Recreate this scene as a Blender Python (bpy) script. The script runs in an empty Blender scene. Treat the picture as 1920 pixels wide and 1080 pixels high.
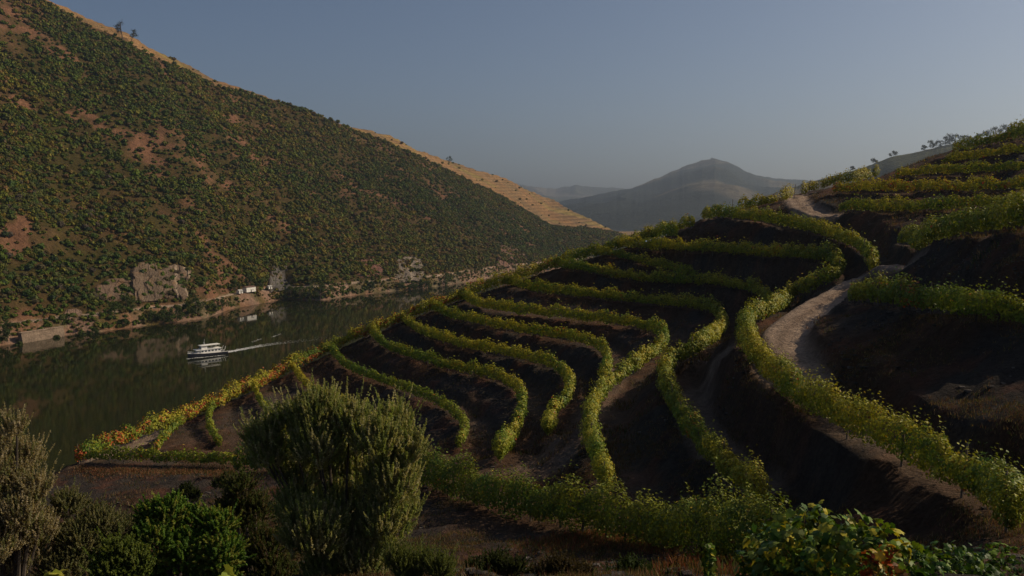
import bpy, math, random
import numpy as np
from mathutils import Vector
R = math.radians
rng = np.random.default_rng(7)
random.seed(7)

# ------------------------------------------------------------------ camera, sky, sun, exposure
F = 1663.0; PITCH = math.atan(170 / F); CAMZ = 90.0
scn = bpy.context.scene
cam_d = bpy.data.cameras.new('camera'); cam = bpy.data.objects.new('camera', cam_d)
scn.collection.objects.link(cam); scn.camera = cam
cam_d.sensor_width = 36; cam_d.lens = 36 * F / 1920
cam_d.clip_start = .5; cam_d.clip_end = 30000
cam.location = (0, 0, CAMZ); cam.rotation_euler = (math.pi / 2 - PITCH, 0, 0)
SUN_AZ = R(75)      # to the right of the view direction
SUN_EL = R(35)
world = bpy.data.worlds.new('World'); scn.world = world; world.use_nodes = True
wn = world.node_tree.nodes; wl = world.node_tree.links
sky = wn.new('ShaderNodeTexSky'); sky.sky_type = 'NISHITA'; sky.sun_disc = False
sky.sun_elevation = SUN_EL; sky.sun_rotation = SUN_AZ
sky.altitude = 200; sky.air_density = .7; sky.dust_density = 2.0; sky.ozone_density = 1.6
wl.new(sky.outputs[0], wn['Background'].inputs[0]); wn['Background'].inputs[1].default_value = .083
sd = bpy.data.lights.new('sun', 'SUN'); sun = bpy.data.objects.new('sun', sd); scn.collection.objects.link(sun)
sd.energy = 5.0; sd.angle = R(.6); sd.color = (1, .82, .58)
sv = Vector((math.sin(SUN_AZ) * math.cos(SUN_EL), math.cos(SUN_AZ) * math.cos(SUN_EL), math.sin(SUN_EL)))
sun.rotation_euler = sv.to_track_quat('Z', 'Y').to_euler(); sun.location = (300, 100, 300)
scn.view_settings.view_transform = 'Standard'; scn.view_settings.look = 'None'
scn.view_settings.exposure = -.36; scn.view_settings.gamma = 1
scn.render.engine = 'CYCLES'

# ------------------------------------------------------------------ helpers
C = scn.collection
cs, sn = math.cos(PITCH), math.sin(PITCH)
def ray(px, py):
    px = np.asarray(px, float); py = np.asarray(py, float)
    dx = (px - 960) / F; v = (540 - py) / F
    dy = cs + sn * v; dz = -sn + cs * v
    return dx / dy, dz / dy                      # per metre of Y
def at(px, py, Y):
    a, b = ray(px, py)
    return np.stack([a * Y, np.ones_like(a) * Y, CAMZ + b * Y], -1)
def proj(P):
    X, Y, Z = P[..., 0], P[..., 1], P[..., 2] - CAMZ
    d = Y * cs - Z * sn; u = Y * sn + Z * cs
    return 960 + F * X / d, 540 - F * u / d, d
def onwater(px, py, z=0.):
    a, b = ray(px, py); Y = (z - CAMZ) / b
    return np.stack([a * Y, Y, np.zeros_like(Y) + z], -1)
def _h(ix, iy, s):
    n = (ix * 374761393 + iy * 668265263 + s * 982451653) & 0xffffffff
    n = ((n ^ (n >> 13)) * 1274126177) & 0xffffffff
    return ((n ^ (n >> 16)) & 0xffff) / 65535.0
def vn(x, y, s=0):
    x = np.asarray(x, float); y = np.asarray(y, float)
    ix = np.floor(x).astype(np.int64); iy = np.floor(y).astype(np.int64)
    fx = x - ix; fy = y - iy; fx = fx * fx * (3 - 2 * fx); fy = fy * fy * (3 - 2 * fy)
    a = _h(ix, iy, s); b = _h(ix + 1, iy, s); c = _h(ix, iy + 1, s); d = _h(ix + 1, iy + 1, s)
    return (a * (1 - fx) + b * fx) * (1 - fy) + (c * (1 - fx) + d * fx) * fy
def fbm(x, y, s=0, o=4):
    r = 0; a = .5; t = 0
    for k in range(o):
        r = r + a * vn(x, y, s + k * 17); t += a; x = x * 2.03 + 5.1; y = y * 2.03 + 1.7; a *= .5
    return r / t
def ss(a, b, x):
    t = np.clip((x - a) / (b - a), 0, 1); return t * t * (3 - 2 * t)
def mesh(name, V, Fc, mat=None, col=None, parent=None, smooth=False, extra=None):
    """V (n,3); Fc (m,k) array of k-gons or list of arrays; col (n,3) point colours"""
    V = np.asarray(V, np.float32)
    fs = Fc if isinstance(Fc, list) else [Fc]
    fs = [np.asarray(f, np.int32) for f in fs if len(f)]
    me = bpy.data.meshes.new(name)
    me.vertices.add(len(V)); me.vertices.foreach_set('co', V.ravel())
    nl = sum(f.size for f in fs); npoly = sum(len(f) for f in fs)
    me.loops.add(nl); me.loops.foreach_set('vertex_index', np.concatenate([f.ravel() for f in fs]))
    tot = np.concatenate([np.full(len(f), f.shape[1], np.int32) for f in fs])
    st = np.concatenate([[0], np.cumsum(tot)[:-1]]).astype(np.int32)
    me.polygons.add(npoly); me.polygons.foreach_set('loop_start', st)
    try: me.polygons.foreach_set('loop_total', tot)
    except Exception: pass
    me.update(calc_edges=True)
    me.polygons.foreach_set('use_smooth', np.full(npoly, smooth))
    if col is not None:
        a = me.color_attributes.new('Col', 'FLOAT_COLOR', 'POINT')
        c = np.ones((len(V), 4), np.float32); c[:, :3] = col
        a.data.foreach_set('color', c.ravel())
    if extra:
        for k, v in extra.items():
            a = me.attributes.new(k, 'FLOAT', 'POINT'); a.data.foreach_set('value', np.asarray(v, np.float32))
    me.validate()
    if mat: me.materials.append(mat)
    o = bpy.data.objects.new(name, me); C.objects.link(o)
    if parent is not None: o.parent = parent
    return o
def tag(o, label=None, cat=None, group=None, kind=None):
    if label: o['label'] = label
    if cat: o['category'] = cat
    if group: o['group'] = group
    if kind: o['kind'] = kind
    return o
def empty(name, loc, rz=0.):
    o = bpy.data.objects.new(name, None); C.objects.link(o)
    o.location = [float(v) for v in loc]; o.rotation_euler = (0, 0, rz); o.empty_display_size = .5
    return o
def resample(P, step):
    P = np.asarray(P, float); d = np.r_[0, np.cumsum(np.linalg.norm(np.diff(P, axis=0), axis=1))]
    n = max(2, int(d[-1] / step) + 1); s = np.linspace(0, d[-1], n)
    return np.stack([np.interp(s, d, P[:, k]) for k in range(P.shape[1])], -1)
def smooth_line(P, it=3):
    P = np.asarray(P, float)
    for _ in range(it):
        Q = P.copy(); Q[1:-1] = .25 * P[:-2] + .5 * P[1:-1] + .25 * P[2:]; P = Q
    return P
class Buf:
    """collects solids with point colours, then builds ONE mesh"""
    def __init__(s): s.V = []; s.F4 = []; s.F3 = []; s.c = []; s.n = 0
    def add(s, V, q=None, t=None, col=(.5, .5, .5)):
        V = np.asarray(V, float)
        if q is not None and len(q): s.F4.append(np.asarray(q) + s.n)
        if t is not None and len(t): s.F3.append(np.asarray(t) + s.n)
        c = np.asarray(col, float)
        s.c.append(np.broadcast_to(c, (len(V), 3)) if c.ndim == 1 else c)
        s.V.append(V); s.n += len(V)
    def box(s, c, d, col=(.5, .5, .5), rz=0., taper=1.):
        x, y, z = np.array(d) / 2.
        v = np.array([(i * x * (taper if k > 0 else 1), j * y * (taper if k > 0 else 1), k * z) for k in (-1, 1) for j in (-1, 1) for i in (-1, 1)])
        ca, sa = math.cos(rz), math.sin(rz)
        v = np.stack([v[:, 0] * ca - v[:, 1] * sa, v[:, 0] * sa + v[:, 1] * ca, v[:, 2]], -1) + np.array(c)
        s.add(v, q=[(0, 2, 3, 1), (4, 5, 7, 6), (0, 1, 5, 4), (2, 6, 7, 3), (0, 4, 6, 2), (1, 3, 7, 5)], col=col)
    def tube(s, P, r, n=6, col=(.5, .5, .5)):
        P = np.asarray(P, float); r = np.broadcast_to(np.asarray(r, float), len(P))
        T = np.gradient(P, axis=0); T /= np.linalg.norm(T, axis=1)[:, None] + 1e-9
        up = np.array([0, 0, 1.]) if abs(T[0, 2]) < .9 else np.array([1., 0, 0])
        A = np.cross(T, up); A /= np.linalg.norm(A, axis=1)[:, None] + 1e-9; B = np.cross(T, A)
        a = np.arange(n) * 2 * math.pi / n
        V = (P[:, None] + r[:, None, None] * (np.cos(a)[None, :, None] * A[:, None] + np.sin(a)[None, :, None] * B[:, None])).reshape(-1, 3)
        q = [(i * n + j, i * n + (j + 1) % n, (i + 1) * n + (j + 1) % n, (i + 1) * n + j) for i in range(len(P) - 1) for j in range(n)]
        V = np.vstack([V, P[0], P[-1]]); m = len(P) * n
        t = [(m, (j + 1) % n, j) for j in range(n)] + [(m + 1, (len(P) - 1) * n + j, (len(P) - 1) * n + (j + 1) % n) for j in range(n)]
        s.add(V, q=q, t=t, col=col)
    def build(s, name, mat, parent=None, smooth=False):
        V = np.vstack(s.V); fs = []
        if s.F4: fs.append(np.vstack(s.F4))
        if s.F3: fs.append(np.vstack(s.F3))
        return mesh(name, V, fs, mat, np.vstack(s.c), parent, smooth)
def unit(n):
    v = rng.normal(size=(n, 3)); return v / np.linalg.norm(v, axis=1)[:, None]
def leaves(buf, P, N, L, W, col, along=None, fold=.18):
    """rhombic folded leaves: P centre, N normal, L length, W width; along = wished leaf axis"""
    n = len(P)
    A = unit(n) if along is None else along + .35 * unit(n)
    A = A - (A * N).sum(1)[:, None] * N; A /= np.linalg.norm(A, axis=1)[:, None] + 1e-9
    B = np.cross(N, A); L = np.broadcast_to(L, n)[:, None]; W = np.broadcast_to(W, n)[:, None]
    V = np.stack([P - A * L * .5, P + B * W * .5 + N * L * fold, P + A * L * .5, P - B * W * .5 + N * L * fold], 1).reshape(-1, 3)
    q = np.arange(4 * n).reshape(-1, 4)
    buf.add(V, q=q, col=np.repeat(np.broadcast_to(col, (n, 3)), 4, 0))
# lobed vine leaf outline (for the nearest vines)
LOBE = np.array([(0, -.35), (.28, -.5), (.5, -.2), (.38, 0), (.52, .25), (.25, .22), (0, .6), (-.25, .22), (-.52, .25), (-.38, 0), (-.5, -.2), (-.28, -.5)])
def lobed(buf, P, N, L, col):
    n = len(P); A = unit(n) + np.array([0, 0, -.8]); A -= (A * N).sum(1)[:, None] * N; A /= np.linalg.norm(A, axis=1)[:, None] + 1e-9
    B = np.cross(N, A); L = np.broadcast_to(L, n); k = len(LOBE)
    cup = .35 * (LOBE[:, 0] ** 2 + LOBE[:, 1] ** 2)
    V = P[:, None] + L[:, None, None] * (LOBE[None, :, 1, None] * A[:, None] + LOBE[None, :, 0, None] * B[:, None] - cup[None, :, None] * N[:, None])
    V = np.concatenate([V, P[:, None] + .03 * L[:, None, None] * N[:, None]], 1).reshape(-1, 3)
    base = np.arange(n)[:, None] * (k + 1)
    t = np.concatenate([np.stack([base[:, 0] + k, base[:, 0] + j, base[:, 0] + (j + 1) % k], 1) for j in range(k)])
    buf.add(V, t=t, col=np.repeat(np.broadcast_to(col, (n, 3)), k + 1, 0))

# ------------------------------------------------------------------ materials
def newmat(name):
    m = bpy.data.materials.new(name); m.use_nodes = True; n = m.node_tree.nodes; l = m.node_tree.links
    return m, n, l, n['Principled BSDF']
def mat_leaf(name, trans=.35, rough=.5, gain=1.0):
    m, n, l, b = newmat(name)
    a = n.new('ShaderNodeAttribute'); a.attribute_name = 'Col'
    b.inputs['Roughness'].default_value = rough; b.inputs['Specular IOR Level'].default_value = .18
    l.new(a.outputs['Color'], b.inputs['Base Color'])
    if trans > 0:
        t = n.new('ShaderNodeBsdfTranslucent'); g = n.new('ShaderNodeMixRGB'); g.blend_type = 'MULTIPLY'; g.inputs[0].default_value = 1
        g.inputs[2].default_value = (1.25, 1.15, .55, 1); l.new(a.outputs['Color'], g.inputs[1]); l.new(g.outputs[0], t.inputs[0])
        mx = n.new('ShaderNodeMixShader'); mx.inputs[0].default_value = trans
        l.new(b.outputs[0], mx.inputs[1]); l.new(t.outputs[0], mx.inputs[2]); l.new(mx.outputs[0], n['Material Output'].inputs[0])
    return m
def mat_col(name, rough=.8, noise=.25, scale=2., bump=.0, spec=.3, metal=0.):
    m, n, l, b = newmat(name)
    a = n.new('ShaderNodeAttribute'); a.attribute_name = 'Col'
    t = n.new('ShaderNodeTexCoord'); no = n.new('ShaderNodeTexNoise'); no.inputs['Scale'].default_value = scale; no.inputs['Detail'].default_value = 6
    l.new(t.outputs['Object'], no.inputs['Vector'])
    r = n.new('ShaderNodeMapRange'); r.inputs[1].default_value = .25; r.inputs[2].default_value = .75
    r.inputs[3].default_value = 1 - noise; r.inputs[4].default_value = 1 + noise; l.new(no.outputs[0], r.inputs[0])
    mm = n.new('ShaderNodeVectorMath'); mm.operation = 'SCALE'; l.new(a.outputs['Color'], mm.inputs[0]); l.new(r.outputs[0], mm.inputs['Scale'])
    l.new(mm.outputs[0], b.inputs['Base Color']); b.inputs['Roughness'].default_value = rough; b.inputs['Specular IOR Level'].default_value = spec
    b.inputs['Metallic'].default_value = metal
    if bump:
        bp = n.new('ShaderNodeBump'); bp.inputs['Distance'].default_value = bump; bp.inputs['Strength'].default_value = .8
        l.new(no.outputs[0], bp.inputs['Height']); l.new(bp.outputs[0], b.inputs['Normal'])
    return m
def mat_ground(name, scale, bump, noise=.35):
    """point colours modulated by three sizes of noise, with relief"""
    m, n, l, b = newmat(name)
    a = n.new('ShaderNodeAttribute'); a.attribute_name = 'Col'; tc = n.new('ShaderNodeTexCoord')
    f = None
    for k, (s, w) in enumerate(((scale, noise), (scale * 5, noise), (scale * .2, noise * .6))):
        no = n.new('ShaderNodeTexNoise'); no.inputs['Scale'].default_value = s; no.inputs['Detail'].default_value = 8; no.inputs['Roughness'].default_value = .65
        l.new(tc.outputs['Object'], no.inputs['Vector'])
        r = n.new('ShaderNodeMapRange'); r.inputs[1].default_value = .3; r.inputs[2].default_value = .7; r.inputs[3].default_value = 1 - w; r.inputs[4].default_value = 1 + w
        l.new(no.outputs[0], r.inputs[0])
        if f is None: f = r; first = no
        else:
            q = n.new('ShaderNodeMath'); q.operation = 'MULTIPLY'; l.new(f.outputs[0], q.inputs[0]); l.new(r.outputs[0], q.inputs[1]); f = q
    mm = n.new('ShaderNodeVectorMath'); mm.operation = 'SCALE'; l.new(a.outputs['Color'], mm.inputs[0]); l.new(f.outputs[0], mm.inputs['Scale'])
    l.new(mm.outputs[0], b.inputs['Base Color']); b.inputs['Roughness'].default_value = .95; b.inputs['Specular IOR Level'].default_value = .1
    bp = n.new('ShaderNodeBump'); bp.inputs['Distance'].default_value = bump; bp.inputs['Strength'].default_value = 1
    l.new(f.outputs[0], bp.inputs['Height']); l.new(bp.outputs[0], b.inputs['Normal'])
    return m
M_vine = mat_leaf('vine_leaf', .22)
M_bush = mat_leaf('bush_leaf', .5, .6)
M_scrub = mat_leaf('scrub_leaf', .12, .7)
M_near = mat_ground('vineyard_earth', .8, .25)
M_hill = mat_ground('hill_earth', .06, 1.5, .3)
M_far = mat_ground('far_hill_earth', .012, 8, .35)
M_wood = mat_col('weathered_wood', .85, .3, 6)
M_bark = mat_col('bark', .9, .35, 4, .03)
M_stone = mat_ground('stone', .35, .8, .35)
M_paint = mat_col('painted_surface', .45, .06, 1)
M_glass = mat_col('dark_glass', .1, 0, 1, 0, .8)
M_grass = mat_leaf('dry_grass_blade', .3, .8)
mw, n, l, b = newmat('river_water')
b.inputs['Base Color'].default_value = (.012, .014, .004, 1); b.inputs['Roughness'].default_value = .035; b.inputs['IOR'].default_value = 1.33
b.inputs['Specular IOR Level'].default_value = .5
tc = n.new('ShaderNodeTexCoord'); mp = n.new('ShaderNodeMapping'); mp.inputs['Scale'].default_value = (.16, .45, .3); mp.inputs['Rotation'].default_value = (0, 0, R(-28))
l.new(tc.outputs['Object'], mp.inputs[0]); n1 = n.new('ShaderNodeTexNoise'); n1.inputs['Scale'].default_value = 1.0; n1.inputs['Detail'].default_value = 5
l.new(mp.outputs[0], n1.inputs['Vector'])
n2 = n.new('ShaderNodeTexNoise'); n2.inputs['Scale'].default_value = .012; n2.inputs['Detail'].default_value = 3; l.new(tc.outputs['Object'], n2.inputs['Vector'])
r2 = n.new('ShaderNodeMapRange'); r2.inputs[1].default_value = .4; r2.inputs[2].default_value = .65; r2.inputs[3].default_value = .35; r2.inputs[4].default_value = 1.
l.new(n2.outputs[0], r2.inputs[0])
bp = n.new('ShaderNodeBump'); bp.inputs['Distance'].default_value = .018; l.new(r2.outputs[0], bp.inputs['Strength']); l.new(n1.outputs[0], bp.inputs['Height']); l.new(bp.outputs[0], b.inputs['Normal'])
M_water = mw

# ------------------------------------------------------------------ the near hillside: surveyed rows
# (pixel x, pixel y of the row centre, distance) ; key distances interpolated along the line
ROWS = [
 # name-less records: label, height, half width, redness, points, distances (index:Y)
 dict(l='red and yellow vine row along the outer edge of the slope above the river', H=2.3, w=.9, red=.26, yel=.55, rs=70,
  p=[(140,846),(200,818),(260,798),(330,778),(400,753),(460,724),(520,694),(560,674),(640,636),(700,612),(750,592),(807,570),(873,546),(923,524),(990,510),(1023,492),(1107,467),(1160,449),(1210,441),(1270,427)],
  y=[93,99,104,110,115,121,128,132,138,140,142,142,143,143,143,143,143,142,141,139]),
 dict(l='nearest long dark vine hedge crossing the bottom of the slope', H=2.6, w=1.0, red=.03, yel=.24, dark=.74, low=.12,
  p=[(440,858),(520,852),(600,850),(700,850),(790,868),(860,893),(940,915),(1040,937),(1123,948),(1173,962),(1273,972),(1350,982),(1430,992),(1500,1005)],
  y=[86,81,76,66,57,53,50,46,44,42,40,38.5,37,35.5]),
 dict(l='low dark hedge at the lower left tip, above the strip of orange dry grass', H=1.6, w=.6, red=.08, yel=.25,
  p=[(165,848),(230,853),(300,855),(380,856),(440,858)], y=[93,92,91,89,86]),
 dict(l='short curved vine spur near the left tip, leftmost of the three short spurs', H=1.4, w=.5, red=.2, yel=.4,
  p=[(345,785),(318,803),(303,825),(288,842)], y=[111,104,99,95]),
 dict(l='short vine spur dropping over the grey bank, middle one of the three short spurs', H=1.3, w=.5, red=.03, yel=.3,
  p=[(400,760),(385,785),(396,808),(412,828)], y=[116,108,103,98]),
 dict(l='short vine spur bending behind the top left of the big olive shrub', H=1.4, w=.5, red=.04, yel=.5,
  p=[(475,722),(484,745),(505,775),(525,800),(560,820)], y=[124,116,109,103,97]),
 dict(l='thin vine row running down behind the top of the big olive shrub', H=1.5, w=.5, red=.05, yel=.5,
  p=[(548,682),(556,702),(580,722),(610,740),(650,757),(700,780),(740,812)], y=[133,126,121,116,110,103,95]),
 dict(l='narrow dark vine row ending in a hook just right of the olive shrub', H=1.6, w=.55, red=.0, yel=.12,
  p=[(618,652),(640,677),(690,700),(733,713),(773,730),(820,747),(847,763),(873,787),(876,808),(860,827)], y=[138,129,119,113,108,103,99,93,89,85]),
 dict(l='vine row curling into a bright yellow-green tail, second hook right of the olive shrub', H=1.8, w=.65, red=.06, yel=.4,
  p=[(692,612),(707,633),(733,647),(780,663),(827,677),(873,687),(923,697),(960,710),(980,730),(983,752),(976,777),(967,800),(950,827),(937,843)],
  y=[140,134,128,121,116,112,108,104,98,93,88,84,79,76]),
 dict(l='vine row with rounded bend and short lit tail, third hook from olive shrub', H=1.8, w=.7, red=.03, yel=.42,
  p=[(748,588),(767,603),(797,620),(840,633),(873,643),(923,650),(960,657),(1000,667),(1040,677),(1067,697),(1074,720),(1065,740),(1043,760),(1027,777),(1027,795)],
  y=[142,138,131,124,120,116,113,109,106,100,94,89,85,81,78]),
 dict(l='mid-slope vine row with brown patches, its short hook ending against the lit hedge', H=1.75, w=.7, red=.1, yel=.42,
  p=[(805,570),(827,580),(873,593),(923,603),(973,613),(1023,620),(1073,627),(1107,635),(1135,648),(1145,665),(1138,687),(1130,703)],
  y=[142,137,129,123,119,116,113,110,105,100,93,88]),
 dict(l='long S-shaped vine hedge winding down mid slope to the dark bottom row', H=1.9, w=.7, red=.03, yel=.5,
  p=[(862,547),(887,563),(940,573),(990,580),(1040,583),(1090,590),(1140,594),(1190,600),(1235,611),(1254,626),(1243,643),(1213,665),(1173,690),(1140,715),(1118,740),(1107,765),(1105,795),(1110,827),(1118,853),(1133,877),(1137,900)],
  y=[143,137,129,124,121,119,116,112,108,104,98,90,83,77,71,66,61,57,53,50,47.5]),
 dict(l='long S-shaped vine hedge beside red soil, just left of the road hedge', H=1.9, w=.75, red=.07, yel=.5,
  p=[(945,522),(1007,537),(1057,543),(1107,547),(1157,553),(1207,557),(1273,563),(1323,567),(1350,577),(1362,593),(1349,617),(1320,635),(1285,655),(1250,673),(1240,692),(1250,720),(1267,753),(1283,780),(1303,807),(1330,833),(1363,863),(1392,882),(1420,903),(1428,922)],
  y=[142,137,132,128,125,122,117,113,109,103,96,90,83,77,72,67,62,58,54,51,48,46,44,42.5]),
 dict(l='level vine row below the short upper row, bending down beside the road hedge', H=1.9, w=.7, red=.08, yel=.5,
  p=[(1040,490),(1090,497),(1140,507),(1207,517),(1273,520),(1330,520),(1380,527),(1423,534),(1443,549),(1440,570)],
  y=[142,137,133,128,124,120,116,112,107,101]),
 dict(l='short vine row high on the slope, tucked under the hedge that leads to the road', H=1.7, w=.6, red=.06, yel=.45,
  p=[(1115,468),(1147,470),(1187,479),(1223,490),(1273,501),(1300,506)], y=[141,137,133,130,126,123]),
 dict(l='bright vine hedge bordering the dirt road from ridge to right edge', H=2.0, w=.8, red=.07, yel=.5,
  p=[(1160,452),(1210,455),(1280,458),(1347,460),(1430,467),(1513,469),(1557,471),(1580,484),(1577,502),(1547,519),(1507,535),(1470,550),(1440,565),(1407,583),(1394,607),(1398,633),(1420,660),(1447,685),(1480,713),(1520,740),(1563,763),(1613,787),(1663,809),(1713,832),(1747,847),(1797,868),(1847,892),(1887,915),(1900,940)],
  y=[141,134,127,122,114,106,101,95,90,85,81,77.5,74,70,65,61,57,53.5,50,46.5,43.5,40.5,38,35.8,34.3,32.3,30.5,29,27.8]),
 dict(l='vine hedge curving to a rounded end above the road bend', H=2.0, w=.7, red=.08, yel=.4,
  p=[(1320,399),(1373,396),(1413,401),(1463,408),(1513,418),(1557,429),(1597,445),(1630,463),(1641,481),(1637,495)],
  y=[137,131,127,119,112,105,98,91,86,83]),
 dict(l='loose yellow vines standing along the ridge path against the hazy mountain', H=2.2, w=.6, red=.12, yel=.75, gap=.5,
  p=[(1370,386),(1400,380),(1440,372),(1470,364),(1500,352),(1560,338),(1620,326),(1660,318)], y=[137,138,140,141,142,143,144,145]),
 dict(l='small yellow vine clumps on the skyline left of the dark shelf bank', H=2.2, w=.7, red=.1, yel=.7, gap=.35,
  p=[(1200,434),(1235,428),(1270,419),(1300,411)], y=[144,143,142,141]),
 dict(l='vine row right under the red-leaved row, above the wide dark bank', H=1.7, w=.7, red=.05, yel=.35,
  p=[(1573,386),(1600,383),(1647,385),(1700,384),(1747,382),(1847,376),(1925,371)], y=[115,112,108,104,100,93,88]),
 dict(l='vine row full of red and yellow leaves in the upper right terraces', H=1.75, w=.75, red=.20, yel=.7,
  p=[(1563,350),(1600,348),(1647,348),(1747,346),(1830,346),(1925,338)], y=[128,124,120,112,106,100]),
 dict(l='vine row below the two topmost rows at the upper right, above the red-leaved row', H=1.6, w=.65, red=.1, yel=.5,
  p=[(1680,323),(1747,316),(1830,314),(1925,307)], y=[127,122,116,110]),
 dict(l='thin vine row second from the top of the right hill', H=1.6, w=.5, red=.12, yel=.35,
  p=[(1770,296),(1830,288),(1925,274)], y=[130,125,118]),
 dict(l='topmost vine row on the right skyline, running off the right edge', H=2.0, w=.7, red=.16, yel=.55,
  p=[(1787,274),(1847,262),(1880,252),(1930,243)], y=[133,129,127,123]),
 dict(l='thick tuft of vines at the right skyline corner, above the topmost row', H=2.4, w=1., red=.08, yel=.5,
  p=[(1890,243),(1925,232)], y=[134,131]),
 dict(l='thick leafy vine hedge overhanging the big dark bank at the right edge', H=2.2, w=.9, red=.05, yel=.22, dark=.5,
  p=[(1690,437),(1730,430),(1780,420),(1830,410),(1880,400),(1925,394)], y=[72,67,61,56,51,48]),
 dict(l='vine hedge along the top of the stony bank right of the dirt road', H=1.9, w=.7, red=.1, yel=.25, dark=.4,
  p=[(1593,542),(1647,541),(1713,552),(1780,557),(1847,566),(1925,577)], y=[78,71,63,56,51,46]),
]
def row3d(r):
    P = np.array(r['p'], float); Y = np.array(r['y'], float)
    Q = at(P[:, 0], P[:, 1], Y); Q[:, 2] -= r['H'] * .55 + .1
    return Q
cp = []
for r in ROWS:
    Q = row3d(r); cp += list(resample(Q, 7.))
E = row3d(ROWS[0]); nrm = np.array([-.55, .83])
for q in resample(E, 14.):
    for d, dz in ((9, 4.5), (24, 15), (55, 36), (100, 68), (170, 100)):
        cp.append((q[0] + nrm[0] * d, q[1] + nrm[1] * d, q[2] - dz))
for px, py, Y in ((1300,411,141),(1400,380,138),(1500,352,142),(1660,318,145),(1787,276,135),(1900,238,132)):
    q = at(px, py + 14, Y)
    for d, dz in ((8, .8), (25, 5), (60, 18), (110, 40), (170,60)):
        cp.append((q[0] - .2 * d, q[1] + d, q[2] - dz))
for X, Y, z in ((110,130,112),(125,60,112),(80,20,102),(50,15,95),(25,5,88.6),(0,0,86.6),(0,-20,94),(-30,-10,86),(60,-20,104),(-60,-20,84),(140,200,80),(-100,60,48),(-120,20,52),(-90,0,64),(-80,95,44),(-100,100,34),(-130,60,30),(-130,130,0),(-140,-20,60)):
    cp.append((X, Y, z))
for px, py, Y in ((1100,1075,27),(900,1078,27),(620,1078,27),(350,1120,27),(60,1150,24),(1550,1100,11),(1720,1100,14),(1900,1100,17),(1300,1078,22),
                  (160,905,86),(300,925,78),(420,935,72),(250,1010,60),(120,960,74),(450,1000,50),
                  (1640,515,84),(1595,545,80),(1540,570,73),(1480,612,64.5),(1455,655,57),(1510,715,49),(1620,785,41),(1800,868,33.5),(1920,915,30.5),
                  (1600,680,52),(1750,700,47),(1850,720,42),(1900,760,38),(1700,480,74),(1620,430,98),(1680,500,78),
                  (1200,800,62),(1050,850,62),(1000,900,56),(1250,900,49),(1400,1000,36),(1500,950,38),(1650,980,33),(1800,1000,27),(1500,850,42)):
    cp.append(tuple(at(px, py, Y)))
cp = np.array(cp)
def tps_fit(P, lam):
    n = len(P); XY = P[:, :2] / 50.
    d2 = ((XY[:, None] - XY[None]) ** 2).sum(-1); K = d2 * np.log(d2 + 1e-9) * .5
    A = np.zeros((n + 3, n + 3)); A[:n, :n] = K + lam * np.eye(n); A[:n, n] = 1; A[:n, n + 1:] = XY
    A[n:, :n] = A[:n, n:].T; b = np.r_[P[:, 2], 0, 0, 0]
    return XY, np.linalg.solve(A, b)
TX, TWt = tps_fit(cp, .012)
def base(x, y):
    x = np.asarray(x, float); sh = x.shape; x = x.ravel() / 50.; y = np.asarray(y, float).ravel() / 50.
    out = np.empty(len(x)); n = len(TX)
    for i in range(0, len(x), 20000):
        a = x[i:i + 20000]; c = y[i:i + 20000]
        d2 = (a[:, None] - TX[None, :, 0]) ** 2 + (c[:, None] - TX[None, :, 1]) ** 2
        out[i:i + 20000] = (d2 * np.log(d2 + 1e-9) * .5) @ TWt[:n] + TWt[n] + TWt[n + 1] * a + TWt[n + 2] * c
    return out.reshape(sh)
# grid
GS = .5; GX = np.arange(-150, 140.1, GS); GY = np.arange(-25, 290.1, GS)
gx, gy = np.meshgrid(GX, GY)
cx = np.arange(-150, 142, 2.); cy = np.arange(-25, 292, 2.); CXg, CYg = np.meshgrid(cx, cy)
coarse = base(CXg, CYg)
def bil(G, x0, y0, st, x, y):
    u = np.clip((x - x0) / st, 0, G.shape[1] - 1.001); v = np.clip((y - y0) / st, 0, G.shape[0] - 1.001)
    i = u.astype(int); j = v.astype(int); a = u - i; b_ = v - j
    return (G[j, i] * (1 - a) + G[j, i + 1] * a) * (1 - b_) + (G[j + 1, i] * (1 - a) + G[j + 1, i + 1] * a) * b_
def basef(x, y): return bil(coarse, -150, -25, 2., np.asarray(x, float), np.asarray(y, float))
zb = basef(gx, gy)
def march(px, py, lift, guess):
    """pixel -> point on base+lift nearest to the guessed distance"""
    out = []
    for a, b_, g in zip(px, py, guess):
        t = np.linspace(g * .75, g * 1.3, 400); dx, dz = ray(a, b_)
        gap = CAMZ + dz * t - (basef(dx * t, t) + lift)
        s = np.where(np.sign(gap[1:]) != np.sign(gap[:-1]))[0]
        k = s[np.argmin(abs(t[s] - g))] if len(s) else np.argmin(abs(gap) + .02 * abs(t - g))
        out.append((float(dx * t[k]), float(t[k])))
    return np.array(out)
row_lines = []
for r in ROWS:
    p = np.c_[np.array(r['p'], float), r['y']]
    p = resample(p, 12.); xy = march(p[:, 0], p[:, 1], r['H'] * .55 + .1, p[:, 2])
    xy = smooth_line(xy, 3); xy = resample(xy, .5); z = basef(xy[:, 0], xy[:, 1]); z = smooth_line(z[:, None], 8)[:, 0]
    row_lines.append(np.c_[xy, z])
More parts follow.
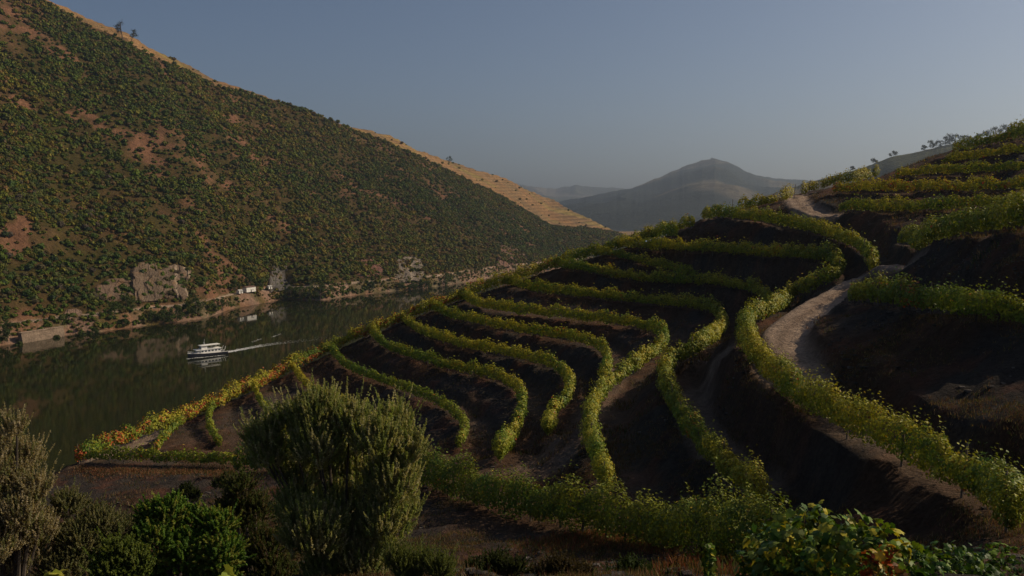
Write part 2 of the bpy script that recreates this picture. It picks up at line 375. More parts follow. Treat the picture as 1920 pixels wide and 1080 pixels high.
# terrace the slope: flat shelf on the uphill side of each row, bank beyond
dup = np.full(gx.shape, 99.); zup = zb.copy(); ddn = np.full(gx.shape, 99.); zdn = zb.copy(); dall = np.full(gx.shape, 99.)
for L_ in row_lines:
    for (x, y, z) in L_[::2]:
        i0 = int((x + 150) / GS); j0 = int((y + 25) / GS); w = 10
        if i0 < w or j0 < w or i0 > len(GX) - w - 1 or j0 > len(GY) - w - 1: continue
        S = (slice(j0 - w, j0 + w + 1), slice(i0 - w, i0 + w + 1))
        d = np.hypot(gx[S] - x, gy[S] - y); upm = zb[S] >= z
        m = upm & (d < dup[S]); dup[S][m] = d[m]; zup[S][m] = z
        m = (~upm) & (d < ddn[S]); ddn[S][m] = d[m]; zdn[S][m] = z
        np.minimum(dall[S], d, out=dall[S])
wu = 1 - ss(2.6, 4.0, dup); wd = 1 - ss(.5, 1.6, ddn)
zt = zb + wu * (zup - zb)
zt = zt + wd * (zdn - zt) * (1 - wu * .6)
# road and paths
ROADS = [dict(p=[(1690,500,83),(1640,512,84),(1600,535,80),(1545,566,73),(1485,606,64.5),(1452,648,57),(1500,705,50)], w=1.4, s=1.),
         dict(p=[(1505,712,49.5),(1620,782,41.5),(1800,866,34),(1925,918,31)], w=1.2, s=.18),
         dict(p=[(1495,360,138),(1480,378,132),(1500,397,124),(1560,406,116)], w=1.3, s=.85),
         dict(p=[(1345,675,80),(1300,702,76),(1290,735,70),(1310,780,61),(1345,830,53),(1420,885,46)], w=1.0, s=.5),
         dict(p=[(1160,690,90),(1110,760,78),(1060,830,66),(1000,880,60)], w=1.8, s=.3),
         dict(p=[(190,838,97),(230,822,101),(290,806,104)], w=1.6, s=.9)]
road = np.zeros_like(gx)
for rd in ROADS:
    p = resample(np.array(rd['p'], float), 15); xy = march(p[:, 0], p[:, 1], 0, p[:, 2]); xy = resample(smooth_line(xy, 4), .5)
    z = smooth_line(basef(xy[:, 0], xy[:, 1])[:, None], 20)[:, 0]
    dr = np.full(gx.shape, 99.); zr = zt.copy(); 
    for (x, y, zz) in zip(xy[:, 0], xy[:, 1], z):
        i0 = int((x + 150) / GS); j0 = int((y + 25) / GS); w = 8
        if i0 < w or j0 < w or i0 > len(GX) - w - 1 or j0 > len(GY) - w - 1: continue
        S = (slice(j0 - w, j0 + w + 1), slice(i0 - w, i0 + w + 1)); d = np.hypot(gx[S] - x, gy[S] - y)
        m = d < dr[S]; dr[S][m] = d[m]; zr[S][m] = zz
    k = 1 - ss(rd['w'], rd['w'] + .9, dr)
    if rd['s'] > .8: zt = zt + k * (1 - (1 - ss(.4, 1.2, dall))) * (zr - zt)
    rut = np.abs(dr)
    road = np.maximum(road, k * rd['s'] * (1 - .45 * ss(.6, .2, rut) * (.4 + fbm(gx * .9, gy * .9, 66))) * (.75 + .5 * fbm(gx * .8, gy * .8, 67)))
steep = 1 - wu
zt = zt + (fbm(gx * .35, gy * .35, 3) - .5) * (.25 + .9 * steep) * (1 - road) + (fbm(gx * 1.3, gy * 1.3, 9, 3) - .5) * (.08 + .55 * steep) * (1 - .8 * road)
# colours
n1_ = fbm(gx * .12, gy * .12, 21); n2_ = fbm(gx * .6, gy * .6, 22); n3_ = fbm(gx * 1.8, gy * 1.8, 23, 3)
earth = np.array([.064, .036, .022]); schist = np.array([.046, .038, .032]); red = np.array([.12, .048, .028]); dry = np.array([.13, .078, .042]); pale = np.array([.34, .25, .185])
colg = earth + ss(.42, .62, n1_)[..., None] * (schist - earth)
colg = colg + (ss(.55, .72, n2_) * .55)[..., None] * (red - colg)
colg = colg + (ss(.5, .7, n3_) * .5 * (wu > .5))[..., None] * (dry - colg)
colg = colg + (wu * .3 * ss(1.0, 1.6, dup))[..., None] * (pale * .38 - colg)
colg = colg + np.clip(road, 0, 1)[..., None] * (pale * (.85 + .3 * n3_)[..., None] - colg)
colg = np.clip(colg, .01, 1)
ny, nx = gx.shape
idx = np.arange(ny * nx).reshape(ny, nx)
fq = np.stack([idx[:-1, :-1], idx[:-1, 1:], idx[1:, 1:], idx[1:, :-1]], -1).reshape(-1, 4)
keep = (zt[:-1, :-1] > -8).ravel()
terr = mesh('vineyard_terrain', np.stack([gx, gy, zt], -1).reshape(-1, 3), fq[keep], M_near, colg.reshape(-1, 3), smooth=True)
tag(terr, kind='structure')
def ground(x, y): return bil(zt, -150, -25, GS, np.asarray(x, float), np.asarray(y, float))

# ------------------------------------------------------------------ vine rows
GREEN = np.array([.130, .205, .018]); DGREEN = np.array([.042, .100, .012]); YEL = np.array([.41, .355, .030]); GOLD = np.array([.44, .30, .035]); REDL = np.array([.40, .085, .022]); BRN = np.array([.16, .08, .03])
def vine_cols(s, hrel, side, r, seed):
    n = len(s); u = rng.random(n); c = np.empty((n, 3))
    z1 = fbm(s * .11 + seed * 13.1, s * 0 + seed, 5); z2 = fbm(s * .5 + seed * 3.3, s * 0 + 7, 6)
    z3 = vn(s * .85 + seed * 9.1, np.floor(side * 1.3), 37)                       # single vines differ
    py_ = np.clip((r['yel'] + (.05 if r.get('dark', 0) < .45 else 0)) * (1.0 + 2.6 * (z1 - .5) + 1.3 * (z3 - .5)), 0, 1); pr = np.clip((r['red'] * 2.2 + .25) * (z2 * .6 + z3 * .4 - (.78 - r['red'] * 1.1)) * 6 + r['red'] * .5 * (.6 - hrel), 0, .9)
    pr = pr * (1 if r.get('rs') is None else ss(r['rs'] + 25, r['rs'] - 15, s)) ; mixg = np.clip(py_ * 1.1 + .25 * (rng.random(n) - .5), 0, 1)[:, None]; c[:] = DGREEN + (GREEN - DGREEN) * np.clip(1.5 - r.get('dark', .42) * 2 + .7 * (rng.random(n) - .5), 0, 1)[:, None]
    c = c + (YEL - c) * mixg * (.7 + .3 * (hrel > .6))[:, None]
    k = rng.random(n) < py_ * .06; c[k] = GOLD
    k = rng.random(n) < pr; c[k] = REDL; k2 = k & (rng.random(n) < .35); c[k2] = BRN; k2 = k & (rng.random(n) < .25); c[k2] = GOLD
    return c * (.75 + .5 * rng.random(n))[:, None]
post_b = Buf(); post_b.tube([(0, 0, -.3), (.01, 0, 1.0), (0, .01, 1.95)], [.05, .045, .04], 6, (.16, .13, .10))
stem_b = Buf(); stem_b.tube([(0, 0, -.2), (.05, .02, .25), (-.03, .04, .5), (.06, 0, .85)], [.06, .05, .05, .035], 6, (.07, .05, .04))
post0 = stem0 = None
def vine_row(i, r, L_, size=None, dens=None, first=[True]):
    global post0, stem0
    d = np.linalg.norm(L_[:, :2], axis=1).mean(); o = L_[len(L_) // 2]
    root = empty('vine_row', o); tag(root, r['l'], 'vine row', r.get('g', 'rows of vines on the terraced hillside'))
    seg = np.r_[0, np.cumsum(np.linalg.norm(np.diff(L_, axis=0), axis=1))]; Ln = seg[-1]
    b_ = Buf(); H = r['H']; w = r['w']
    # leaves: count and size follow the distance so that leaf cover stays complete
    npass = 0
    for s0 in np.arange(0, Ln, 6.):
        s1 = min(Ln, s0 + 6.); mid = np.array([np.interp((s0 + s1) / 2, seg, L_[:, k]) for k in range(3)])
        dd = np.hypot(mid[0], mid[1]); lf = np.clip(dd * .0026, .13, .23); lm = int((s1 - s0) * H * (1.1 + w) * 4.3 / lf ** 2 * .62)
        s = s0 + (s1 - s0) * rng.random(lm)
        cl = fbm(s * .9 + i * 7.7, s * 0 + i, 31, 3); cl2 = vn(s * 1.0 + i * 3, s * 0, 33)
        cl3 = vn(s * .85 + i * 9.1, s * 0 + 2, 38); hh = H * (.58 + .62 * cl + .38 * (cl3 - .3)); ww = w * (.42 + .5 * cl2 + .35 * cl3)
        th = rng.random(lm) * 2 * math.pi; rr = np.sqrt(.12 + .95 * rng.random(lm)) * (.45 + .95 * fbm(s * 1.5 + i * 4, th * 1.1, 45, 3))
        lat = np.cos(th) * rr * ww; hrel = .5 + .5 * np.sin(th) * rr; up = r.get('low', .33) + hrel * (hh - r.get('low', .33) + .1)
        sh = (rng.random(lm) < (.12 if dd < 70 else .07)) & (vn(s * 3.1, s * 0 + i, 39) > .45); up = up + sh * rng.random(lm) * .8; lat = lat * np.where(sh, .6, 1)
        if r.get('gap'):
            g = vn(s * .45 + i * 5, s * 0, 35) > r['gap'] - .1 * rng.random(lm); s, lat, up, hrel, th = s[g], lat[g], up[g], hrel[g], th[g]
        c0 = np.stack([np.interp(s, seg, L_[:, k]) for k in range(3)], -1)
        e = .4; c1 = np.stack([np.interp(s + e, seg, L_[:, k]) for k in range(2)], -1); c2 = np.stack([np.interp(s - e, seg, L_[:, k]) for k in range(2)], -1)
        t = c1 - c2; t /= np.linalg.norm(t, axis=1)[:, None] + 1e-9; nrm_ = np.stack([-t[:, 1], t[:, 0]], -1)
        endt = np.minimum(1, np.minimum(s, Ln - s) / 1.2 + .35)
        P = c0 + np.stack([nrm_[:, 0] * lat * endt, nrm_[:, 1] * lat * endt, up * (.5 + .5 * endt)], -1)
        N = np.stack([nrm_[:, 0] * np.cos(th), nrm_[:, 1] * np.cos(th), np.sin(th) * .6 + .35], -1) + .5 * unit(len(P)); N /= np.linalg.norm(N, axis=1)[:, None]
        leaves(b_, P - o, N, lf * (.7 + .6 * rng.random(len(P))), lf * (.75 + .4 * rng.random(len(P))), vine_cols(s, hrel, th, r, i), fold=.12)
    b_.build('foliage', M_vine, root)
    step = 5. if d > 60 else 4.
    for k, s in enumerate(np.arange(.4, Ln, step)):
        q = np.array([np.interp(s, seg, L_[:, c]) for c in range(3)]) - o
        if post0 is None: post0 = post_b.build('post', M_wood, root); p_ = post0
        else: p_ = post0.copy(); C.objects.link(p_); p_.parent = root
        p_.location = q; p_.rotation_euler = (rng.normal() * .04, rng.normal() * .04, rng.random() * 6); p_.scale = (1, 1, min(1.15, H / 1.9))
    if d < 75:
        for k, s in enumerate(np.arange(1.2, Ln, 1.6)[:95]):
            q = np.array([np.interp(s, seg, L_[:, c]) for c in range(3)]) - o
            if stem0 is None: stem0 = stem_b.build('stem', M_bark, root); p_ = stem0
            else: p_ = stem0.copy(); C.objects.link(p_); p_.parent = root
            p_.location = q; p_.rotation_euler = (0, 0, rng.random() * 6)
    return root
for i, (r, L_) in enumerate(zip(ROWS, row_lines)): vine_row(i, r, L_)

# ------------------------------------------------------------------ river
def quad(name, x0, x1, y0, y1, z, mat):
    return mesh(name, [(x0, y0, z), (x1, y0, z), (x1, y1, z), (x0, y1, z)], [np.array([[0, 1, 2, 3]])], mat, np.full((4, 3), .1))
tag(quad('river', -3000, 2500, -400, 5500, 0, M_water), kind='structure')
tag(quad('riverbed_ground', -9000, 9000, -3000, 14000, -5, M_far), kind='structure')

# ------------------------------------------------------------------ the hill across the river
def lerp(pts, x): p = np.array(pts, float); return np.interp(x, p[:, 0], p[:, 1])
SHORE = [(-300,700),(0,648),(31,643),(110,630),(125,628),(167,625),(240,615),(277,610),(340,603),(383,597),(430,580),(533,561),(550,563),(610,563),(640,557),(768,543),(800,541),(880,528),(950,517),(1100,500),(1200,492)]
BOUND = [(-300,-190),(0,-62),(60,-27),(110,3),(180,43),(250,75),(300,105),(345,128),(400,154),(415,162),(530,189),(600,212),(690,252),(740,272),(780,289),(850,326),(900,350),(960,381),(1000,406),(1030,426),(1100,429),(1150,435),(1200,452)]
SKYL = [(-300,-192),(0,-64),(60,-29),(110,-1),(160,27),(250,72),(300,97),(345,117),(400,142),(470,164),(530,186),(600,211),(640,226),(700,248),(770,274),(843,301),(880,312),(960,345),(1030,375),(1100,408),(1140,427),(1160,437),(1200,453)]
pxs = np.arange(-300, 1201, 3.)
Ysh = onwater(pxs, lerp(SHORE, pxs))[:, 1]; Ysh = smooth_line(Ysh[:, None], 3)[:, 0]
Yb = lerp([(-300,960),(0,1000),(400,1090),(700,1260),(850,1360),(1030,1500),(1200,1650)], pxs)
yb_ = lerp(BOUND, pxs); yk_ = lerp(SKYL, pxs); Yk = Yb + 12 + np.maximum(0, yb_ - yk_) * 8.
Yb = smooth_line(lerp([(-300,960),(0,1000),(400,1090),(700,1260),(850,1360),(1030,1500),(1200,1650)], pxs)[:, None], 300)[:, 0]; Yk = Yb + 12 + np.maximum(0, yb_ - yk_) * 8.
zbnd = at(pxs, yb_, Yb)[:, 2]; zk = at(pxs, yk_, Yk)[:, 2]
ax, _ = ray(pxs, pxs * 0 + 540)
# columns: list of stations
Ys2 = smooth_line(Ysh[:, None], 900)[:, 0]
cols_Y = []; cols_z = []; zone = []
def put(Y, z, zn): cols_Y.append(Y); cols_z.append(z); zone.append(zn)
put(Ysh - 8, zbnd * 0 - 4, 0); put(Ysh - .5, zbnd * 0 - .4, 0); put(Ysh + 2, zbnd * 0 + .9, 0)
for k in (5, 8, 11, 14): put(Ysh + k, zbnd * 0 + .9 + 8.6 * (k - 2) / 12., 0)
put(Ysh + 17, zbnd * 0 + 9.7, 1); put(Ysh + 21, zbnd * 0 + 9.8, 1); put(Ysh + 23, zbnd * 0 + 10.6, 0)
NT = 170
for k in range(1, NT + 1):
    t = k / NT; g = .25 * t ** 1.6 + .75 * t ** .92
    Yst = Ysh + (Ys2 - Ysh) * float(ss(0, .12, t)); put(Yst + 23 + (Yb - Yst - 23) * t, 10.6 + (zbnd - 10.6) * g, 2)
for k in range(1, 31): t = k / 30; put(Yb + (Yk - Yb) * t, zbnd + (zk - zbnd) * (t ** .9), 3)
for k, (dy, dz) in enumerate(((15, 2), (60, 14), (160, 60), (320, 160), (500, 300))): put(Yk + dy, zk - dz, 3)
HY = np.array(cols_Y); HZ = np.array(cols_z); HX = ax[None] * HY; HZn = np.array(zone)[:, None] * np.ones_like(HY)
amp = np.clip((HZ - 12) / 40, 0, 1)
crest = np.abs(np.arange(len(HY))[:, None] - (10 + NT)) / 40.; amp2 = amp * np.clip(crest, .12, 1)
spur = fbm(HX * .006 + HY * .004, HY * .0015, 40, 3) - .5
HZ = HZ + amp2 * (spur * 34 + (fbm(HX * .02, HY * .02, 41) - .5) * 12) + np.clip((HZ - .5) / 3, 0, 1) * (fbm(HX * .12, HY * .12, 42) - .5) * 2.2 * (HZn != 1)
HZ[11:] = np.maximum(HZ[11:], 9.)
HZ = np.where(HY > Yk + 10, np.minimum(HZ, np.maximum(HZ[10 + NT + 30], 0)), HZ)
# colours of the ground between the shrubs
soil = np.array([.17, .085, .048]); soil2 = np.array([.066, .043, .015]); olive = np.array([.044, .042, .009]); goldc = np.array([.215, .130, .060]); rock = np.array([.27, .225, .19]); railc = np.array([.36, .27, .20])
na = fbm(HX * .018, HY * .018, 50); nb = fbm(HX * .07, HY * .07, 51)
hc = soil2 + np.maximum(ss(.58, .74, na), .9 * ss(.58, .65, fbm(HX * .017 + 3, HY * .02, 60)))[..., None] * (soil - soil2); hc = hc + (ss(.4, .6, nb) * .6)[..., None] * (olive - hc)
bk = (HZn == 0); hc = np.where(bk[..., None], np.array([.21, .125, .08]) + (nb[..., None] - .5) * .12 + ss(.45, .58, fbm(HX * .09, HY * .09, 57))[..., None] * (np.array([.10, .085, .038]) - np.array([.21, .125, .08])) * .8, hc)
rl = ss(0, 1, (HZn == 1).astype(float)); hc = hc + rl[..., None] * (railc - hc)
HPX = pxs[None] * np.ones_like(HY)
terr_band = .5 + .5 * np.sin((HZ + 3 * vn(HX * .01, HY * .01, 3)) * 2 * math.pi / 5.2)
gcol = goldc * (.62 + .55 * terr_band[..., None]) + (fbm(HX * .03, HY * .03, 52)[..., None] - .5) * np.array([.12, .03, .0])
gcol = gcol + (ss(.52, .62, fbm(HX * .012, HY * .012, 53)) * .45)[..., None] * (np.array([.24, .20, .05]) - gcol)
isg = (HZn == 3); hc = np.where(isg[..., None], gcol, hc)
# geometry terraces on the gold slope
HZ = HZ + np.where(isg & (HZ > 8), .9 * np.sin(HZ * 2 * math.pi / 5.2), 0)
m_, k_ = HY.shape; hid = np.arange(m_ * k_).reshape(m_, k_)
hf = np.stack([hid[:-1, :-1], hid[:-1, 1:], hid[1:, 1:], hid[1:, :-1]], -1).reshape(-1, 4)
hill = mesh('river_hillside', np.stack([HX, HY, HZ], -1).reshape(-1, 3), hf, M_hill, np.clip(hc.reshape(-1, 3), .01, 1), smooth=True)
tag(hill, kind='structure')
HPOS = np.stack([HX, HY, HZ], -1)
def hillpt(px, j):                      # station index j may be fractional
    u = np.clip((np.asarray(px, float) + 300) / 3., 0, k_ - 1.001); i = u.astype(int); a = (u - i)[..., None]
    j = np.clip(np.asarray(j, float), 0, m_ - 1.001); jj = j.astype(int); b_ = (j - jj)[..., None]
    return (HPOS[jj, i] * (1 - a) + HPOS[jj, i + 1] * a) * (1 - b_) + (HPOS[jj + 1, i] * (1 - a) + HPOS[jj + 1, i + 1] * a) * b_
def hillpx(px, py):
    """point of the hill seen at a pixel"""
    P = hillpt(np.full(m_, float(px)), np.arange(m_)); yy = proj(P)[1]
    best = 0
    for j in range(1, 10 + NT + 30):
        if yy[j] <= py: best = j; break
    f = (yy[best - 1] - py) / max(1e-6, yy[best - 1] - yy[best])
    return hillpt(np.array([px]), np.array([best - 1 + f]))[0]

# ------------------------------------------------------------------ shrubs of that hill
PHI = (1 + 5 ** .5) / 2
ICO = np.array([(-1, PHI, 0), (1, PHI, 0), (-1, -PHI, 0), (1, -PHI, 0), (0, -1, PHI), (0, 1, PHI), (0, -1, -PHI), (0, 1, -PHI), (PHI, 0, -1), (PHI, 0, 1), (-PHI, 0, -1), (-PHI, 0, 1)]) / math.sqrt(1 + PHI ** 2)
ICOF = np.array([(0, 11, 5), (0, 5, 1), (0, 1, 7), (0, 7, 10), (0, 10, 11), (1, 5, 9), (5, 11, 4), (11, 10, 2), (10, 7, 6), (7, 1, 8), (3, 9, 4), (3, 4, 2), (3, 2, 6), (3, 6, 8), (3, 8, 9), (4, 9, 5), (2, 4, 11), (6, 2, 10), (8, 6, 7), (9, 8, 1)])
def shrub_proto(nl, sz=.3):
    """unit-radius shrub: knobbly core plus leaf clumps. returns V, T, Q, shade"""
    k = .62 + .3 * rng.random(12); core = ICO * k[:, None]; core[:, 2] = core[:, 2] * .8 + .65
    d = unit(nl); d[:, 2] = np.abs(d[:, 2]) * 1.0 - .3; lob = .8 + .3 * np.sin(d[:, 0] * 5 + rng.random() * 6) * np.cos(d[:, 1] * 5 + rng.random() * 6) + .12 * rng.random(nl)
    P = d * lob[:, None]; P[:, 2] = P[:, 2] * .85 + .65
    N = d + .6 * unit(nl); N /= np.linalg.norm(N, axis=1)[:, None]
    A = unit(nl); A -= (A * N).sum(1)[:, None] * N; A /= np.linalg.norm(A, axis=1)[:, None]; B = np.cross(N, A); s = sz * (.7 + .6 * rng.random(nl))[:, None]
    Vl = np.stack([P - A * s, P + B * s * .8 + N * s * .3, P + A * s, P - B * s * .8 + N * s * .3], 1).reshape(-1, 3)
    V = np.vstack([core, Vl]); Q = 12 + np.arange(4 * nl).reshape(-1, 4)
    sh = np.r_[np.full(12, .8), np.repeat(.8 + .4 * rng.random(nl), 4)]
    return V, ICOF, Q, sh
area = np.zeros((m_ - 1, k_ - 1))
e1 = HPOS[1:, :-1] - HPOS[:-1, :-1]; e2 = HPOS[:-1, 1:] - HPOS[:-1, :-1]; area = np.linalg.norm(np.cross(e1, e2), axis=2)
zc = HZn[:-1, :-1]; naC = na[:-1, :-1]; hx = HX[:-1, :-1]; hy = HY[:-1, :-1]; hpx = HPX[:-1, :-1]
st_i = np.arange(m_ - 1)[:, None] * np.ones((1, k_ - 1))
dn = np.where(zc == 2, .35 + 1.3 * ss(.4, .6, fbm(hx * .05, hy * .05, 61)), np.where(zc == 0, .85, 0))
bare = ss(.58, .65, fbm(hx * .017 + 3, hy * .02, 60)) * (1 - .75 * ss(420, 560, hpx)); dn = dn * (1 - .66 * bare)
dn = dn * (.85 + .3 * ss(380, 600, hpx)); dn = dn * (hpx > -160)
ppx, ppy, _ = proj(HPOS[:-1, :-1])
for (x0, x1, y0, y1) in ((185,355,495,572),(500,535,500,545),(742,792,490,522),(400,500,543,562)): dn = dn * (1 - .5 * ((ppx > x0) & (ppx < x1) & (ppy > y0) & (ppy < y1)))
dn[:2] = 0
dn = np.where((zc == 3) & (st_i < m_ - 8), .004, dn)
wgt = (area * dn).ravel(); NS = int(wgt.sum() / 7.2); NS = min(NS, 62000); pick = rng.choice(wgt.size, NS, p=wgt / wgt.sum())
pj, pi = np.divmod(pick, k_ - 1); SP = hillpt(-300 + 3 * (pi + rng.random(NS)), pj + rng.random(NS))
qx, qy, qd = proj(SP)
small = ss(450, 900, qx); SR = (1.3 + 2.1 * rng.random(NS) ** 2.5) * (1 - .12 * small) * np.where(pj < 12, .75, 1)
HC = np.array([[.052, .090, .016], [.072, .115, .018], [.095, .115, .026], [.095, .080, .034], [.125, .130, .032], [.036, .060, .020], [.090, .070, .048]])
sc = HC[rng.choice(7, NS, p=[.22, .22, .18, .12, .08, .12, .06])] * (.7 + .55 * rng.random(NS))[:, None]
zt_ = ss(.42, .6, fbm(SP[:, 0] * .009, SP[:, 1] * .009 + SP[:, 2] * .008, 62))[:, None]
sc = sc * (1 - .12 * small[:, None]) * (1 + zt_ * (np.array([1.45, 1.15, 1.1]) - 1)) * np.array([1.10, .98, .55])
# occlusion by the near slope is ignored; visible ones near the shore are largest
score = SR / qd * ((qx > 5) & (qx < 800) & (qy > 5) & (qy < lerp([(0, 1000), (600, 1000), (700, 590), (1000, 470), (1200, 420)], qx)))
order = np.argsort(-score); top = order[:300]; rest = order[300:]
protos = [shrub_proto(24, .34) for _ in range(6)]
b_ = Buf()
for k in range(6):
    V, T, Q, sh = protos[k]; ids = rest[k::6]; n_ = len(ids); nv = len(V); a = rng.random(n_) * 6.28; ca, sa = np.cos(a), np.sin(a)
    x = V[None, :, 0] * ca[:, None] - V[None, :, 1] * sa[:, None]; y = V[None, :, 0] * sa[:, None] + V[None, :, 1] * ca[:, None]
    vz = .8 + .5 * rng.random(n_)
    W = np.stack([x, y, np.broadcast_to(V[None, :, 2], x.shape) * vz[:, None]], -1) * SR[ids][:, None, None] + SP[ids][:, None] - np.array([0, 0, .4])
    off = (np.arange(n_) * nv)[:, None, None]
    cc = sc[ids][:, None] * sh[None, :, None]
    b_.add(W.reshape(-1, 3), q=(Q[None] + off).reshape(-1, 4), t=(T[None] + off).reshape(-1, 3), col=cc.reshape(-1, 3))
tag(b_.build('scrub', M_scrub), 'dense olive green scrub covering the hill across the river', 'scrub', None, 'stuff')
prot = []
for k in range(12):
    V, T, Q, sh = shrub_proto(110, .17); bb = Buf(); base_c = HC[k % 7] * (.9 + .1 * (k // 7))
    bb.add(V, q=Q, t=T, col=base_c[None] * sh[:, None]); prot.append(bb)
shrub_me = []
def lab_s(k, p, j):
    cn = ['dark green', 'mid green', 'olive green', 'brownish', 'yellow-olive', 'blackish green', 'russet brown'][k % 7]
    w = 'above the stone wall' if p < 150 else 'left of the pale cliff' if p < 215 else 'above the pale cliff' if p < 350 else 'between the pale cliff and the white hut' if p < 440 else 'above the white hut' if p < 540 else 'above the shore tree clump' if p < 640 else 'above the far end of the river'
    return cn + ' shrub on the bank across the river, ' + w if j < 11 else cn + ' shrub on the far hillside, ' + w
for i, id_ in enumerate(top):
    k = i % 12
    if i < 12: o = prot[k].build('hillside_shrub', M_scrub); shrub_me.append(o)
    else: o = shrub_me[k].copy(); C.objects.link(o)
    o.location = SP[id_] - np.array([0, 0, .4]); o.rotation_euler = (0, 0, rng.random() * 6.28); s_ = float(SR[id_]); o.scale = (s_, s_, s_ * (.85 + .4 * rng.random()))
    tag(o, lab_s(k, qx[id_], pj[id_]), 'shrub', 'shrubs on the lower slope across the river')

# ------------------------------------------------------------------ trees
def tree(name, loc, H, Wd, label, cat='tree', group=None, col=(.04, .065, .015), trunk_h=.35, n=900, lf=.4, lean=0., upright=.9, tcol=(.10, .075, .055)):
    root = empty(name, loc); tag(root, label, cat, group)
    t = Buf(); top_ = H * .8
    P = np.array([(0, 0, -.6), (lean * .2, .02 * H, H * .25), (lean * .5, 0, H * .5), (lean, .02 * H, top_)])
    t.tube(P, [H * .03, H * .024, H * .017, H * .006], 7, tcol)
    cl = []
    for k in range(9):
        a = rng.random() * 6.28; h = H * (trunk_h + (.92 - trunk_h) * (k + rng.random()) / 9.); rr = Wd * .5 * (.35 + .5 * math.sin(math.pi * min(1, (h / H - trunk_h) / (1.05 - trunk_h) + .12)))
        q = np.array([lean * h / H + math.cos(a) * rr, math.sin(a) * rr, h]); st_ = np.array([lean * h / H * .8, 0, h * .72])
        t.tube([st_, (st_ + q) / 2 + (0, 0, .03 * H), q], [H * .012, H * .009, H * .004], 5, tcol); cl.append((q, Wd * (.2 + .14 * rng.random())))
    t.build('trunk', M_bark, root)
    c = Buf(); cl.append((np.array([lean, 0, H * .86]), Wd * .26))
    for q, r_ in cl:
        m = n // 10; d = unit(m); rad = (rng.random(m) ** .4) * r_ * (.75 + .4 * np.sin(d[:, 0] * 4 + q[0]))
        P = q + d * rad[:, None] * np.array([1, 1, upright]); P[:, 2] = np.maximum(P[:, 2], .25 * trunk_h * H)
        N = d + .7 * unit(m); N /= np.linalg.norm(N, axis=1)[:, None]
        leaves(c, P, N, lf * (.7 + .6 * rng.random(m)), lf * .8, np.array(col) * (.65 + .7 * rng.random(m))[:, None] * np.array([1 + .2 * rng.random(), 1, 1]))
    c.build('crown', M_scrub, root)
    return root
def ht(px, py, Hpx, Wpx, label, **k):
    p = hillpx(px, py); d = proj(p)[2]; return tree(k.pop('name', 'tree'), p, Hpx * d / F, Wpx * d / F, label, **k)
ht(250, 76, 36, 20, 'taller airy tree standing on the skyline of the left hill', col=(.05, .05, .03), n=500, trunk_h=.45, lf=.9, lean=-2)
ht(266, 80, 24, 18, 'smaller leaning tree beside the taller one on the skyline of the left hill', col=(.045, .055, .03), n=400, trunk_h=.4, lf=.9, lean=3)
ht(844, 303, 10, 12, 'small dark tree on the golden crest, left one of two', col=(.03, .05, .015), n=350, lf=1.0, trunk_h=.15)
ht(876, 313, 11, 9, 'small dark tree on the golden crest, right one of two', col=(.03, .05, .015), n=350, lf=1.0, trunk_h=.2)
ht(415, 146, 6, 9, 'tiny dark bush on the golden strip of the left skyline', name='bush', cat='bush', col=(.03, .05, .015), n=250, lf=.9, trunk_h=.1)
shore = [(366,592,44,30,'tall dark green tree on the shore right of the pale cliff'),(352,590,26,26,'bushy tree in front of the pale cliff foot, just left of the tall shore tree'),
 (330,600,26,30,'rounded shore bush left of the tall dark tree, low by the water'),(304,604,22,30,'low shrubby tree on the brown bank below the pale cliff'),(285,602,17,26,'low bush on the brown bank left of the shrubby tree'),
 (235,580,26,34,'broad olive tree on the slope left of the pale cliff foot'),(212,590,22,30,'rounded green tree left of the broad olive tree'),(230,612,14,16,'small dark bush at the water edge below the brown bank'),
 (395,590,22,24,'olive bush beside the right end of the brown bank'),(415,583,22,30,'rounded olive bush where the road bank begins'),
 (545,561,24,28,'dark tree at the tip of the road bank, leftmost of the shore clump'),(562,563,26,26,'dense dark tree second from the left in the shore clump'),(580,563,28,28,'tall dark tree in the middle of the shore clump'),
 (600,562,30,28,'olive green tree at the right end of the shore clump'),(100,640,10,14,'small dark bush at the right end of the stone wall'),(147,633,10,20,'low dark bush right of the stone wall at the water'),
 (170,628,12,18,'low green bush on the shore between wall and brown bank'),(8,640,40,30,'green tree at the left edge beside the stone wall'),(30,655,14,14,'small dark bush at the left end of the stone wall'),
 (697,541,13,14,'dark bush at the water in front of the pale road line'),(750,540,10,22,'low green bushes on the far bank by the rock slabs'),(800,545,20,30,'dark tree at the far shore by the vine edge'),(775,546,14,24,'low dark tree at the end of the brown far bank'),
 (835,536,22,28,'far shore tree just above the vines'),(470,541,20,24,'green tree behind the white hut'),(440,547,22,24,'green tree left behind the white hut'),(490,542,18,18,'small green tree right behind the white hut')]
for (px, py, h, w, lb) in shore:
    g = .9 + .35 * rng.random(); ht(px, py, h, w, lb, col=(.042 * g, .068 * g, .014), n=1100, lf=.75, trunk_h=.08, group='trees along the far shore')

